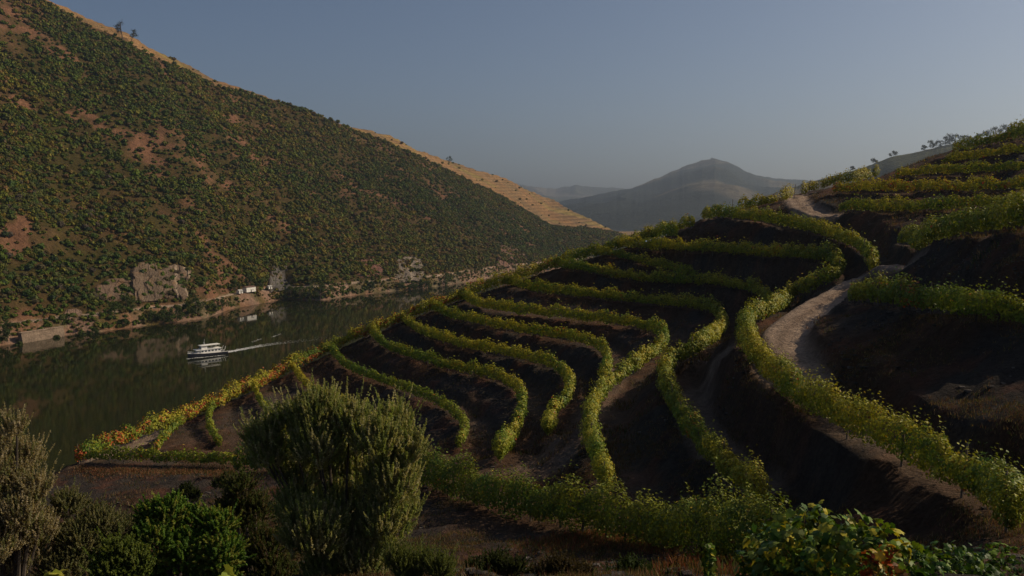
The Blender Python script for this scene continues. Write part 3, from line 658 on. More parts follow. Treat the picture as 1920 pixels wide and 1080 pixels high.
# ------------------------------------------------------------------ wall, railway, huts, cliffs on the far bank
def bank_line(pa, pb, j0, n=20):
    x = np.linspace(pa, pb, n); return hillpt(x, np.full(n, float(j0)))
W0 = bank_line(31, 112, 1, 28); wf = Buf()
up_ = np.array([0, 0, 1.]); d_ = np.gradient(W0, axis=0)[:, :2]; nn = np.stack([d_[:, 1], -d_[:, 0]], -1); nn /= np.linalg.norm(nn, axis=1)[:, None]
def strip(bf, A, B, col):
    V = np.vstack([A, B]); n = len(A); bf.add(V, q=[(i, i + 1, n + i + 1, n + i) for i in range(n - 1)], col=col)
def off(P, o, z): Q = P.copy(); Q[:, :2] += nn * o; Q[:, 2] = z; return Q
wc = np.array([.29, .215, .155])
fa = off(W0, 3., -1.5); fb = off(W0, 1.8, 6.1); fc = off(W0, -1.2, 6.1); fd = off(W0, -1.2, -1.5)
strip(wf, fa, fb, wc); strip(wf, fb, fc, wc * 1.1); strip(wf, fc, fd, wc)
for k in (0, -1): wf.add(np.array([fa[k], fb[k], fc[k], fd[k]]), q=[(0, 1, 2, 3)], col=wc)
rt = empty('retaining_wall', W0[14]); tag(rt, 'pale stone retaining wall standing in the water at the left edge', 'wall')
o = wf.build('wall', M_stone, rt); o.location = -np.array(W0[14])
cf = Buf(); g1 = off(W0, 2.1, 6.104); g2 = off(W0, -1.5, 6.104)
g3 = off(W0, 2.1, 6.45); g4 = off(W0, -1.5, 6.45); strip(cf, g1, g3, wc * 1.15); strip(cf, g3, g4, wc * 1.2); strip(cf, g4, g2, wc)
o = cf.build('coping', M_stone, rt); o.location = -np.array(W0[14])
# railway bed with rails
def hillstrip(name, p0, p1, ja, jb, lift, col, mat, label=None, cat=None, n=160, kind='structure'):
    x = np.linspace(p0, p1, n); A = hillpt(x, np.full(n, ja)); B = hillpt(x, np.full(n, jb)); z = np.maximum(A[:, 2], B[:, 2]) + lift; A[:, 2] = z; B[:, 2] = z
    bf = Buf(); strip(bf, A, B, col); a2 = A.copy(); a2[:, 2] -= 1.2; strip(bf, a2, A, col); o = bf.build(name, mat); tag(o, label, cat, None, kind); return o
hillstrip('railway_bed', -100, 640, 7.2, 8.1, .25, np.array([.38, .29, .215]), M_hill)
hillstrip('shore_path', 655, 800, 7.2, 7.9, .35, np.array([.40, .30, .22]), M_hill)
rl_ = empty('railway_track', hillpt(np.array([70.]), np.array([7.6]))[0]); tag(rl_, 'two thin rails along the ledge above the stone wall', 'railway track')
for jj in (7.45, 7.75):
    x = np.linspace(-20, 128, 40); A = hillpt(x, np.full(40, jj)); A[:, 2] = np.maximum(hillpt(x, np.full(40, 7.2))[:, 2], hillpt(x, np.full(40, 8.1))[:, 2]) + .42
    t = Buf(); t.tube(A - np.array(rl_.location), .09, 4, (.13, .09, .07)); t.build('rail', M_paint, rl_)
# white huts
def hut(px, py, Lm, Dm, Hm, label, doors=1, roof=(.16, .10, .07)):
    p = hillpx(px, py); p[2] = 10.15; A = hillpx(px - 15, py + 2); B = hillpx(px + 15, py - 1); rz = math.atan2(B[1] - A[1], B[0] - A[0]) * .9
    rt = empty('hut', p, rz); tag(rt, label, 'hut', None)
    w = Buf(); w.box((0, 0, Hm / 2), (Lm, Dm, Hm), (.75, .72, .66))
    w.build('wall', M_paint, rt)
    r = Buf(); e = .3; hh = Hm + .9
    V = [(-Lm / 2 - e, -Dm / 2 - e, Hm + .02), (Lm / 2 + e, -Dm / 2 - e, Hm + .02), (Lm / 2 + e, Dm / 2 + e, Hm + .02), (-Lm / 2 - e, Dm / 2 + e, Hm + .02), (-Lm / 2 - e, 0, hh), (Lm / 2 + e, 0, hh)]
    r.add(V, q=[(0, 1, 5, 4), (2, 3, 4, 5), (3, 2, 1, 0)], t=[(0, 4, 3), (1, 2, 5)], col=roof); r.build('roof', M_paint, rt)
    for k in range(doors):
        d = Buf(); x = (k - (doors - 1) / 2) * Lm / max(1, doors) * .8; d.box((x, -Dm / 2 - .03, 1.05), (1.1, .08, 2.1), (.05, .04, .035)); d.build('door', M_wood, rt)
        d = Buf(); d.box((x + 1.9, -Dm / 2 - .03, 1.7), (.9, .08, .8), (.04, .045, .05)); d.build('window', M_glass, rt)
hut(467, 549, 10.5, 5, 4., 'white hut with a dark doorway beside the road on the far bank', 1)
hut(449, 552, 4., 3.5, 2.4, 'tiny white shed left of the white hut on the far bank', 1, (.5, .48, .44))
hut(505, 546, 4.2, 3, 2.2, 'small pale shed right of the white hut, by the rock slabs', 1, (.4, .38, .34))
p = hillpx(929, 515); wb = Buf(); wb.box((0, 0, .9), (16, .6, 1.8), (.7, .68, .62)); wb.box((0, 0, 1.9), (16.4, .9, .2), (.6, .58, .52)); wb.box((-9.5, .6, 1.2), (.8, .8, 2.4), (.7, .68, .62)); wb.box((9.5, .6, 1.2), (.8, .8, 2.4), (.7, .68, .62))
o = wb.build('parapet', M_paint); o.location = p; o.rotation_euler = (0, 0, .35); tag(o, 'low white parapet on the far shore just above the vine edge', 'parapet')
# cliffs: broken rock following the slope
def pj_at(px, py):
    P = hillpt(np.full(m_, float(px)), np.arange(m_)); yy = proj(P)[1]
    for j in range(1, m_):
        if yy[j] <= py: return j - 1 + (yy[j - 1] - py) / max(1e-6, yy[j - 1] - yy[j])
    return m_ - 2.
def crag(x, y, s):
    """planes: each voronoi cell gets its own tilt and height"""
    ix = np.floor(x); iy = np.floor(y); best = np.full(x.shape, 9.); out = np.zeros(x.shape)
    for a in (-1, 0, 1):
        for b_ in (-1, 0, 1):
            cx_ = (ix + a).astype(int); cy_ = (iy + b_).astype(int); qx_ = cx_ + _h(cx_, cy_, s); qy_ = cy_ + _h(cx_, cy_, s + 1); d = np.abs(x - qx_) + np.abs(y - qy_) * .8
            v = _h(cx_, cy_, s + 2) + (x - qx_) * (_h(cx_, cy_, s + 3) - .5) * 1.6 + (y - qy_) * (_h(cx_, cy_, s + 4) - .5) * 1.6
            m = d < best; best[m] = d[m]; out[m] = v[m]
    return out
def cliff(px, py, wpx, hpx, label, col=(.19, .13, .09), nx=70, nz=44, veins=0):
    j0 = pj_at(px, py); j1 = pj_at(px, py - hpx); a = np.linspace(-1, 1, nx); v = np.linspace(0, 1, nz); A, V_ = np.meshgrid(a, v)
    P = hillpt(px + A * wpx / 2, j0 + (j1 - j0) * V_); d = proj(P[nz // 2, nx // 2])[2]; sz = wpx * d / F
    X = A * sz / 2; Z = V_ * hpx * d / F * 1.3
    ed = 1 - (np.abs(A) ** 2.4 + np.abs(V_ * 2 - .8) ** 2.4) + 1.9 * (fbm(X * .07 + px, Z * .07, 77) - .52); rel = ss(-.05, .35, ed)
    cr = .75 * crag(X * .085 + px, Z * .06, 70) + .3 * crag(X * .22 + 3, Z * .13, 75) + .1 * crag(X * .6, Z * .35, 79)
    T = hillpt(np.array([px + 10.]), np.array([j0]))[0] - hillpt(np.array([px - 10.]), np.array([j0]))[0]; T[2] = 0; T /= np.linalg.norm(T); nrm3 = np.array([T[1], -T[0], .55]); nrm3 /= np.linalg.norm(nrm3)
    hm_ = hpx * d / F; P = P + nrm3 * (rel * (.3 + min(3.4, hm_ * .085) * cr) - (1 - rel) * 2.)[..., None]
    cc = np.array(col) * (.55 + .8 * _h((cr * 37).astype(int), (X * .2).astype(int), 4) * .5 + .35 * fbm(X * .3, Z * .15, 72))[..., None] + (ss(.55, .75, fbm(X * .12, Z * .2, 73)) * .7)[..., None] * np.array([.06, .02, -.01])
    cc = np.array([.13, .085, .05]) + ss(.0, .5, ed + .25 * (fbm(X * .3, Z * .3, 76) - .5))[..., None] * (cc - np.array([.13, .085, .05]))
    if veins:
        for x0 in (.18, .78): cc = cc + (np.exp(-((A - x0 - .16 * (fbm(Z * .12 + x0 * 9, Z * 0, 78) - .5) * 4) / .06) ** 2) * ss(.95, .7, V_))[..., None] * np.array([.26, .21, .15])
    ii = np.arange(nz * nx).reshape(nz, nx); q = np.stack([ii[:-1, :-1], ii[:-1, 1:], ii[1:, 1:], ii[1:, :-1]], -1).reshape(-1, 4)
    o3 = P[nz // 2, nx // 2].copy(); rt = empty('rock_outcrop', o3); tag(rt, label, 'rock outcrop', 'pale rock faces on the far bank')
    th = Buf(); th.add((P - o3).reshape(-1, 3), q=q, col=np.clip(cc.reshape(-1, 3), .02, 1)); th.build('rock_face', M_stone, rt)
cliff(225, 566, 96, 50, 'brown broken rock face left of the pale cliff')
cliff(280, 566, 90, 84, 'large pale cliff above the brown bank, left of the tall shore tree', (.20, .145, .10))
cliff(326, 566, 62, 80, 'pale cliff with light streaks right behind the tall shore tree', (.195, .14, .10), veins=1)
cliff(522, 547, 40, 58, 'grey rock slab running down to the road right of the white hut', (.15, .135, .12))
cliff(766, 528, 64, 50, 'pale fan of rock slabs near the far end of the river', (.22, .18, .14), veins=1)
cliff(690, 520, 60, 44, 'reddish rock scar above the far bank', (.22, .11, .08))
cliff(135, 604, 40, 36, 'small pale rocks above the railway ledge, right of the stone wall', (.30, .20, .14))
cliff(960, 500, 60, 46, 'bare reddish scree just above the vine edge at the far bank', (.20, .115, .085))

# ------------------------------------------------------------------ boat and wake
bow = onwater(352, 671)[:2]; ste = onwater(424, 662)[:2]; mid = (bow + ste) / 2; hd = (bow - ste)[:2]; Lb = float(np.hypot(hd[0], hd[1])); rz = math.atan2(hd[1], hd[0])
bt = empty('motor_yacht', (mid[0], mid[1], 0), rz); tag(bt, 'white passenger yacht with a dark hull cruising on the river', 'boat')
hb = Buf(); n_ = 22; t = np.linspace(0, 1, n_); xs = -Lb / 2 + Lb * t; hw = 2.7 * np.clip(1 - (np.maximum(t - .35, 0) / .66) ** 2.6, .02, 1) ** .8; sheer = 1.5 + .9 * t ** 2.2
rings = []
for x, w, s_ in zip(xs, hw, sheer):
    rings.append([(x, 0, -.8), (x, w * .75, -.5), (x, w * .92, .35), (x, w, s_), (x, w * .9, s_), (x, w * .9, s_ - .35), (x, -w * .9, s_ - .35), (x, -w * .9, s_), (x, -w, s_), (x, -w * .92, .35), (x, -w * .75, -.5)])
rings = np.array(rings); k = 11; V = rings.reshape(-1, 3); q = [(i * k + j, i * k + (j + 1) % k, (i + 1) * k + (j + 1) % k, (i + 1) * k + j) for i in range(n_ - 1) for j in range(k)]
hc_ = np.tile(np.array([.02, .02, .03]), (len(V), 1)); hb.add(V, q=q, col=hc_)
hb.add(rings[0], t=[(0, j, j + 1) for j in range(1, 10)], col=(.02, .02, .03)); hb.build('hull', M_paint, bt)
st_b = Buf()
for sgn in (1, -1): st_b.tube(np.stack([xs, sgn * hw * 1.01, sheer + .06], -1), .14, 5, (.72, .70, .66))
st_b.build('gunwale', M_paint, bt)
d = Buf(); d.box((-Lb * .06, 0, 2.6), (Lb * .52, 4.3, 2.3), (.78, .76, .72)); d.box((Lb * .235, 0, 2.25), (Lb * .1, 3.6, 1.5), (.74, .72, .68), 0, .8); d.build('cabin', M_paint, bt)
d = Buf(); d.box((-Lb * .01, 0, 3.88), (Lb * .66, 4.9, .22), (.8, .78, .74)); d.build('upper_deck', M_paint, bt)
d = Buf(); d.box((Lb * .1, 0, 4.75), (Lb * .17, 3.3, 1.5), (.76, .74, .70), 0, .86); d.build('wheelhouse', M_paint, bt)
d = Buf(); d.box((-Lb * .06, 0, 6.1), (Lb * .5, 4.4, .2), (.82, .8, .74)); d.build('canopy', M_paint, bt)
for x in np.linspace(-.28, .14, 5):
    for y in (-2, 2): d = Buf(); d.tube([(Lb * x, y, 3.98), (Lb * x, y, 6.02)], .06, 5, (.6, .6, .6)); d.build('canopy_post', M_paint, bt)
for x in np.linspace(-.28, .16, 6):
    for y in (-1, 1): d = Buf(); d.box((Lb * x, y * 2.16, 2.95), (1.25, .06, .75), (.02, .025, .03)); d.build('window', M_glass, bt)
d = Buf(); d.box((Lb * .187, 0, 4.95), (.08, 2.7, .7), (.02, .025, .03)); d.build('windscreen', M_glass, bt)
d = Buf(); d.tube([(Lb * .08, 0, 5.5), (Lb * .06, 0, 9.6)], [.12, .06], 6, (.7, .7, .68)); d.box((Lb * .07, 0, 7.4), (.3, 2., .15), (.7, .7, .7)); d.build('mast', M_paint, bt)
d = Buf(); d.tube([(Lb * .49, 0, 2.4), (Lb * .49, 0, 3.9)], [.07, .05], 5, (.7, .7, .68)); d.build('bow_post', M_paint, bt)
for y in (-1.7, 1.7): d = Buf(); d.tube([(-Lb * .4, y, 1.6), (-Lb * .44, y, 3.0), (-Lb * .46, y * .8, 4.5)], .14, 6, (.7, .7, .66)); d.build('davit', M_paint, bt)
d = Buf()
for y in (-1, 1):
    x_ = np.linspace(.18, .48, 8); w_ = np.interp(x_ + .5, t, hw) * .95; d.tube(np.stack([x_ * Lb, y * w_, np.interp(x_ + .5, t, sheer) + .9], -1), .045, 4, (.7, .7, .7))
    for a_, b2 in zip(x_, w_): d.tube([(a_ * Lb, y * b2, 1.8), (a_ * Lb, y * b2, np.interp(a_ + .5, t, sheer) + .9)], .04, 4, (.7, .7, .7))
d.build('railing', M_paint, bt)
# wake: foam flecks lying on the water
wp = resample(onwater(np.array([422, 450, 480, 510, 545, 580., 640]), np.array([661, 656, 650, 645, 641, 637, 630.])), 1.)
fo = Buf(); N_ = 3800; u = np.minimum(rng.exponential(15, N_), len(wp) - 3); i_ = u.astype(int); dr_ = wp[i_ + 1] - wp[i_]; dr_ /= np.linalg.norm(dr_, axis=1)[:, None] + 1e-9; sd_ = np.stack([-dr_[:, 1], dr_[:, 0], dr_[:, 0] * 0], -1)
spread = .8 + u * .035; lat = rng.normal(size=N_) * spread; arm = rng.random(N_) < .35; lat = np.where(arm, np.sign(lat) * (.8 + u * .05) + rng.normal(size=N_) * .25, lat)
P = wp[i_] + sd_ * lat[:, None]; P[:, 2] = .03 + .1 * rng.random(N_) * np.exp(-u / 15)
N3 = np.tile([0, 0, 1.], (N_, 1)) + .25 * unit(N_); N3 /= np.linalg.norm(N3, axis=1)[:, None]
leaves(fo, P, N3, .25 + 1.5 * rng.random(N_) * np.exp(-u / 60), .10 + .34 * rng.random(N_) * np.exp(-u / 30), np.array([.75, .75, .74]), along=dr_, fold=.02)
for (x0, y0, x1, y1) in ((472, 642, 490, 635), (512, 632, 526, 626), (350, 673, 420, 666)):
    a = onwater(x0, y0); bq = onwater(x1, y1); m = 160 if x0 < 400 else 34; tt = rng.random(m)[:, None]; P = a + (bq - a) * tt + rng.normal(size=(m, 3)) * np.array([.5, .5, 0]); P[:, 2] = .04
    leaves(fo, P, np.tile([0, 0, 1.], (m, 1)), 1.4 * rng.random(m) + .3, .3, np.array([.7, .7, .7]), along=np.tile((bq - a) / np.linalg.norm(bq - a), (m, 1)), fold=.02)
tag(fo.build('wake', M_paint), 'white foam of the wake trailing behind the yacht', 'wake', None, 'stuff')

# ------------------------------------------------------------------ distant hills
def ridge(name, pts, D, wf, wb_, seed, colA, colB, amp_, x0=None, x1=None, patch=.5, zmin=-5, terr=0):
    p = np.array(pts, float); x = np.linspace(p[0, 0], p[-1, 0], int((p[-1, 0] - p[0, 0]) / 2)); y = np.interp(x, p[:, 0], p[:, 1])
    y = smooth_line(y[:, None], 2)[:, 0] + (fbm(x * .09, x * 0, seed) - .5) * 3.0
    Dv = np.interp(x, np.linspace(p[0, 0], p[-1, 0], len(D)), D) if isinstance(D, (list, tuple)) else np.full(len(x), float(D))
    top_ = at(x, y, Dv); a, _ = ray(x, x * 0 + 540); V = []; K = 70
    for k in range(K + 1): tt = k / K; V.append((Dv - wf * (1 - tt), zmin + (top_[:, 2] - zmin) * (tt ** .85)))
    for k in range(1, 16): tt = k / 15; V.append((Dv + wb_ * tt, top_[:, 2] - (top_[:, 2] - zmin) * tt ** 1.3))
    Y = np.array([v[0] for v in V]); Z = np.array([v[1] for v in V]); X = a[None] * Y
    kk = np.arange(len(V))[:, None] / K; env = np.clip(np.abs(1 - kk) * 5, 0, 1) * np.clip(kk * 4, 0, 1)
    ws_ = min(wf, 2400); rn = 1 - 2 * np.abs(fbm(X / (ws_ * .30) + seed, Y / (ws_ * .6), seed + 3, 3) - .5)
    Z = Z + env * (rn - .75) * amp_
    nn1 = fbm(X / (ws_ * .2), Y / (ws_ * .3), seed + 5, 4); c = np.array(colA) + ss(patch, patch + .12, nn1)[..., None] * (np.array(colB) - np.array(colA))
    if terr: c = c * (1 + .12 * np.sin(Z * 2 * math.pi / terr)[..., None] * ss(patch, patch + .1, nn1)[..., None])
    m, n_ = Y.shape; ii = np.arange(m * n_).reshape(m, n_); q = np.stack([ii[:-1, :-1], ii[:-1, 1:], ii[1:, 1:], ii[1:, :-1]], -1).reshape(-1, 4)
    o = mesh(name, np.stack([X, Y, Z], -1).reshape(-1, 3), q, M_far, np.clip(c.reshape(-1, 3), .01, 1), smooth=True); tag(o, kind='structure')
    return np.stack([x, y], -1), top_
ridge('mountain', [(940,402),(1000,392),(1060,378),(1120,367),(1180,356),(1200,347),(1240,329),(1280,311),(1310,301),(1335,297),(1360,304),(1400,325),(1420,332),(1460,336),(1500,339),(1560,343),(1650,352),(1800,360)], 7200, 4600, 2500, 81, (.034, .042, .040), (.11, .095, .07), 120, patch=.56, terr=26)
ridge('far_ridge', [(820,335),(900,337),(950,343),(1000,350),(1040,354),(1060,350),(1080,347),(1100,350),(1150,352),(1180,355),(1250,358),(1400,362),(1800,362)], 11200, 2200, 1500, 91, (.07, .07, .05), (.14, .12, .09), 110)
ridge('middle_ridge', [(900,352),(960,352),(1000,362),(1040,371),(1070,374),(1110,371),(1160,368),(1220,372),(1300,385)], 9200, 1500, 1000, 95, (.06, .065, .04), (.15, .125, .085), 90)
rp, rtop = ridge('right_hill', [(1420,370),(1500,345),(1560,328),(1600,318),(1640,302),(1660,294),(1700,287),(1750,274),(1800,264),(1850,254),(1900,238),(1960,222),(2100,190),(2400,150)], [2100,1900,1750,1700], 800, 800, 99, (.060, .065, .03), (.13, .10, .06), 50, patch=.5)
k = 0
for (px, h, w, c_) in ((1674,8,9,0),(1733,7,6,1),(1744,12,9,1),(1757,9,10,0),(1772,14,9,1),(1781,17,12,0),(1791,15,11,0),(1801,10,9,1),(1812,8,10,0),(1832,7,9,0),(1850,8,12,1),(1866,9,13,0),(1880,10,12,1),(1638,5,7,0),(1598,6,5,1)):
    i_ = int(np.argmin(abs(rp[:, 0] - px))); P0 = rtop[i_].copy(); dd = proj(P0)[2]; P0[2] -= 1.5
    where = {1674:'alone on the hazy right ridge left of the tree group',1733:'small, at the left foot of the ridge tree group',1744:'slender, second from the left in the ridge tree group',1757:'rounded, low between slender ridge trees',1772:'tall and slender left of the tallest ridge tree',1781:'tallest and widest of the ridge tree group',1791:'wide, just right of the tallest ridge tree',1801:'short, at the right end of the ridge tree group',1812:'low and round, right after the ridge tree group',1832:'low, midway between ridge group and vine skyline',1850:'low and wide, nearer the vine skyline',1866:'dark and wide, second before the vine skyline',1880:'last one before the vine skyline on the right ridge',1638:'tiny, low on the slope of the hazy right ridge',1598:'tiny, where the hazy right ridge meets the vines'}[px]
    tree('ridge_tree', P0, (h + 1) * dd / F, w * 1.6 * dd / F, 'hazy dark tree, ' + where, 'tree', 'trees on the hazy right ridge', (.04, .055, .025), .03, 420, 1.9)
for (px, py, h, w, lb) in ((1335,298,4,8,'tiny clump of trees on the summit of the distant mountain'),(1318,301,2.5,7,'low tree left of the summit clump on the distant mountain')):
    P0 = at(px, py + 3, 7200); tree('summit_tree', P0, h * 7200 / F, w * 7200 / F, lb, 'tree', None, (.04, .05, .03), .05, 250, 6.0)

# ------------------------------------------------------------------ foreground shrubs
def shoot_shrub(name, loc, H, Wx, Wy, label, nshoot, nleaf, lf, lw, cols, upright=1.0, lump=8, cat='shrub', bare=0.):
    """shrub of many upright shoots grouped in plumes, every shoot set with small leaves"""
    root = empty(name, loc); tag(root, label, cat); br = Buf(); lv = Buf()
    pl = [(math.cos(a) * r_, math.sin(a) * r_) for a, r_ in zip(rng.random(lump) * 6.28, np.sqrt(rng.random(lump)) * .75)]
    ph = [.72 + .33 * rng.random() for _ in pl]
    for k in range(lump):
        q = np.array([pl[k][0] * Wx * .5, pl[k][1] * Wy * .5, H * .55 * ph[k]]); br.tube([(0, 0, -.3), q * .4 + (0, 0, .1), q], [.09, .06, .03], 6, (.09, .075, .06))
    S0 = []; S1 = []
    for k in range(nshoot):
        i_ = rng.integers(lump); c = np.array([pl[i_][0] * Wx * .5, pl[i_][1] * Wy * .5]); r_ = min(Wx, Wy) * .23
        d = unit(1)[0]; d[2] = abs(d[2]) if rng.random() < .85 else d[2]; hb_ = H * ph[i_]
        s0 = np.array([c[0] + d[0] * r_ * .8, c[1] + d[1] * r_ * .8, hb_ * (.12 + .68 * rng.random() ** .8)])
        k_r = 1 - .45 * (s0[2] / H); s0[:2] *= k_r
        dirv = np.array([d[0] * .55, d[1] * .55, upright * (.65 + .5 * rng.random())]); ln = H * (.10 + .13 * rng.random()); S0.append(s0); S1.append(s0 + dirv * ln)
    S0 = np.array(S0); S1 = np.array(S1); m = nshoot * nleaf; i_ = np.repeat(np.arange(nshoot), nleaf); tt = rng.random(m)
    P = S0[i_] + (S1 - S0)[i_] * tt[:, None] + unit(m) * (.02 * H * (1.1 - tt) * rng.random(m))[:, None]
    ax_ = (S1 - S0)[i_]; ax_ /= np.linalg.norm(ax_, axis=1)[:, None]; al = ax_ + .8 * unit(m); N = unit(m) + np.array([0, 0, .35]); N /= np.linalg.norm(N, axis=1)[:, None]
    cs_ = np.array(cols); shc = cs_[rng.integers(len(cs_), size=nshoot)][i_] * (.75 + .5 * rng.random(m))[:, None]
    leaves(lv, P, N, lf * (.6 + .8 * rng.random(m)), lw, shc, along=al, fold=.08)
    for k in range(0, nshoot, 3): br.tube([S0[k] * .97, (S0[k] + S1[k]) / 2, S1[k]], [.012, .008, .004], 3, (.13, .11, .075))
    br.build('branches', M_bark, root); lv.build('foliage', M_bush, root); return root
OL = [(.33, .34, .15), (.40, .40, .19), (.27, .30, .12), (.46, .44, .26), (.20, .25, .09), (.30, .36, .10)]
def fg(px, py, Y): return at(px, py, Y)
def lobe_shrub(name, Y, lobes, base, label, nsp, nlf, lf, lw, cols, cat='shrub', up=.8, ln=.32, cvar=.5):
    """shrub whose crown is a heap of lobes; every lobe is set with leafy sprigs"""
    bp_ = at(base[0], base[1], Y); root = empty(name, bp_); tag(root, label, cat); lv = Buf(); br = Buf(); tot = sum(l_[2] ** 2 for l_ in lobes)
    for (px, py, rp_) in lobes:
        r_ = rp_ * Y / F * .97; c = at(px, py, Y + rng.normal() * r_ * .8) - bp_
        br.tube([(0, 0, -.2), c * .45 + (0, 0, .1), c], [.08, .05, .02], 6, (.08, .065, .05))
        m = int(nsp * rp_ ** 2 / tot); d = unit(m); d[:, 2] = np.where(d[:, 2] < -.35, -d[:, 2], d[:, 2]); d[:, 1] = np.where(rng.random(m) < .55, -np.abs(d[:, 1]), d[:, 1])
        s0 = c + d * (r_ * (.45 + .45 * rng.random(m)))[:, None]; dr = d * .6 + np.array([0, 0, up]) + .25 * unit(m); dr /= np.linalg.norm(dr, axis=1)[:, None]
        L_ = ln * (.45 + 1.0 * rng.random(m)) * (1 + .9 * (rng.random(m) < .12)); s1 = s0 + dr * L_[:, None]; i_ = np.repeat(np.arange(m), nlf); tt = rng.random(m * nlf)
        P = s0[i_] + (s1 - s0)[i_] * tt[:, None] + unit(m * nlf) * (.05 * (1.15 - tt) * rng.random(m * nlf) ** .5)[:, None] * (ln / .32)
        al = dr[i_] + .8 * unit(m * nlf); N = d[i_] * .5 + unit(m * nlf) + np.array([0, 0, .3]); N /= np.linalg.norm(N, axis=1)[:, None]
        cl = np.array(cols)[rng.integers(len(cols), size=m)][i_] * (1 - cvar / 2 + cvar * rng.random(m * nlf))[:, None]
        leaves(lv, P, N, lf * (.6 + .8 * rng.random(m * nlf)), lw, cl, along=al, fold=.08)
        for k in range(0, m, 5): br.tube([c + (s0[k] - c) * .5, s0[k], s1[k]], [.014, .008, .004], 3, (.12, .10, .07))
    br.build('branches', M_bark, root); lv.build('foliage', M_bush, root); return root
lobe_shrub('olive_shrub', 25, [(585,790,45),(540,800,36),(610,775,40),(655,800,42),(740,805,42),(765,850,38),(705,835,50),(500,830,38),(600,850,60),(660,880,60),(735,910,60),(560,890,55),(505,860,40),(640,960,70),(720,985,60),(590,1010,70),(680,1050,75),(560,960,50),(760,960,34),(620,1075,60),(480,830,26)], (640, 1130),
    'big grey-green olive shrub with upright feathery shoots, hiding the lower rows', 7600, 46, .085, .03, OL, up=1.05, ln=.36)
lobe_shrub('grey_bush', 20, [(32,810,26),(5,845,40),(52,865,36),(66,925,38),(15,900,52),(40,965,50),(-5,965,55),(72,1000,42),(40,1040,70),(-30,900,60),(-20,1020,80)], (30, 1180),
    'tall grey-brown bush rising at the left edge of the picture', 3600, 46, .05, .024, [(.38, .33, .20), (.30, .27, .16), (.44, .38, .26), (.22, .23, .10)], up=1.0, ln=.3)
lobe_shrub('grey_bush', 21, [(130,955,36),(185,985,40),(225,1000,34),(150,1020,50),(210,1050,50),(120,1070,50)], (165, 1150),
    'low dull grey-brown bush right of the tall bush at the left edge', 2200, 44, .05, .022, [(.25, .24, .12), (.20, .20, .10), (.16, .18, .07)], up=.6, ln=.22)
lobe_shrub('green_bush', 22, [(285,975,34),(320,965,36),(365,985,40),(410,990,36),(290,1020,45),(350,1040,55),(415,1045,48),(320,1080,50),(400,1090,50)], (350, 1160),
    'low bright green leafy bush left of the big olive shrub', 2600, 40, .07, .05, [(.15, .26, .045), (.19, .30, .05), (.10, .19, .035), (.28, .31, .07)], up=.4, ln=.2)
lobe_shrub('green_bush', 16, [(225,1040,30),(255,1062,32),(205,1075,34),(240,1090,34)], (230, 1130),
    'small yellow-green tuft bush at the bottom left', 900, 40, .05, .035, [(.13, .18, .035), (.16, .20, .045)], up=.6, ln=.18)
lobe_shrub('green_bush', 27, [(455,920,34),(440,960,40),(480,965,45),(460,1010,50),(505,1040,55),(450,1075,50),(520,1090,50)], (480, 1150),
    'dark twiggy bush under the left side of the olive shrub', 2200, 36, .06, .03, [(.07, .09, .025), (.11, .09, .04), (.09, .12, .03)], up=.5, ln=.28)
lobe_shrub('green_bush', 18, [(790,1065,26),(825,1075,26),(765,1080,28),(745,1055,22)], (790, 1120),
    'low thin-leaved bush at the bottom, right of the olive shrub', 800, 34, .05, .016, [(.16, .19, .05), (.12, .15, .04)], up=1.0, ln=.3)
for (px, py, w_, lb, c_) in ((930,1066,44,'dark low thicket at the bottom, first right of the thin-leaved bush',(.05,.065,.02)),(1050,1078,50,'dark brown-green thicket at the bottom below the red brush',(.07,.055,.025)),
                        (1180,1082,46,'low dark thicket at the bottom right of the brown-green one',(.045,.07,.02)),(1270,1080,36,'small rusty thicket left of the lone vine tuft',(.15,.075,.03)),(350,925,22,'small dark bush on the red bank above the bright green bush',(.05,.07,.02)),
                        (430,905,26,'olive bush on the red bank just left of the olive shrub',(.12,.13,.04))):
    Yq = 24 if py > 1000 else 60; sc_ = Yq / 24.
    lobe_shrub('thicket', Yq, [(px - w_ * .8, py + 6, w_ * .5), (px, py - 6, w_ * .6), (px + w_ * .8, py + 4, w_ * .5), (px + w_ * .2, py + 26 / sc_, w_ * .8)], (px, py + 45 / sc_), lb, 700, 34, .06 * sc_ ** .5, .03 * sc_ ** .5, [c_, tuple(1.3 * np.array(c_)), tuple(.7 * np.array(c_))], up=.6, ln=.22)
# near vines with lobed leaves
def near_vine(pts, label, cols, H, wd, n, lf):
    P3 = np.array([at(px, py, Y) for px, py, Y in pts]); P3 = resample(P3, .2); o = P3[len(P3) // 2].copy(); root = empty('vine', o); tag(root, label, 'vine', None)
    s = rng.random(n); i_ = (s * (len(P3) - 1)).astype(int); c = P3[i_]; th = rng.random(n) * 6.28; rr = np.sqrt(.1 + .95 * rng.random(n)); cl = vn(s * len(P3) * .42, s * 0, 8) * 1.15
    T = P3[-1] - P3[0]; T[2] = 0; T /= np.linalg.norm(T); nr = np.array([-T[1], T[0], 0])
    P = c + nr * (np.cos(th) * rr * wd * (.7 + .6 * cl))[:, None]; P[:, 2] += np.sin(th) * rr * H * .5 * (.6 + .8 * cl) 
    N = nr * np.cos(th)[:, None] + np.array([0, 0, 1]) * (np.sin(th) * .5 + .5)[:, None] + .95 * unit(n); N /= np.linalg.norm(N, axis=1)[:, None]
    cc = np.array(cols)[rng.integers(len(cols), size=n)] * (.75 + .5 * rng.random(n))[:, None]
    b_ = Buf(); lobed(b_, P - o, N, lf * (.6 + .6 * rng.random(n)), cc); b_.build('foliage', M_vine, root)
    st_ = Buf()
    for k in range(0, n, 14): st_.tube([P[k] - o, (P[k] + c[k]) / 2 - o + (0, 0, -.05), c[k] - o + (0, 0, -.4)], .006, 3, (.12, .07, .03))
    st_.build('stems', M_bark, root)
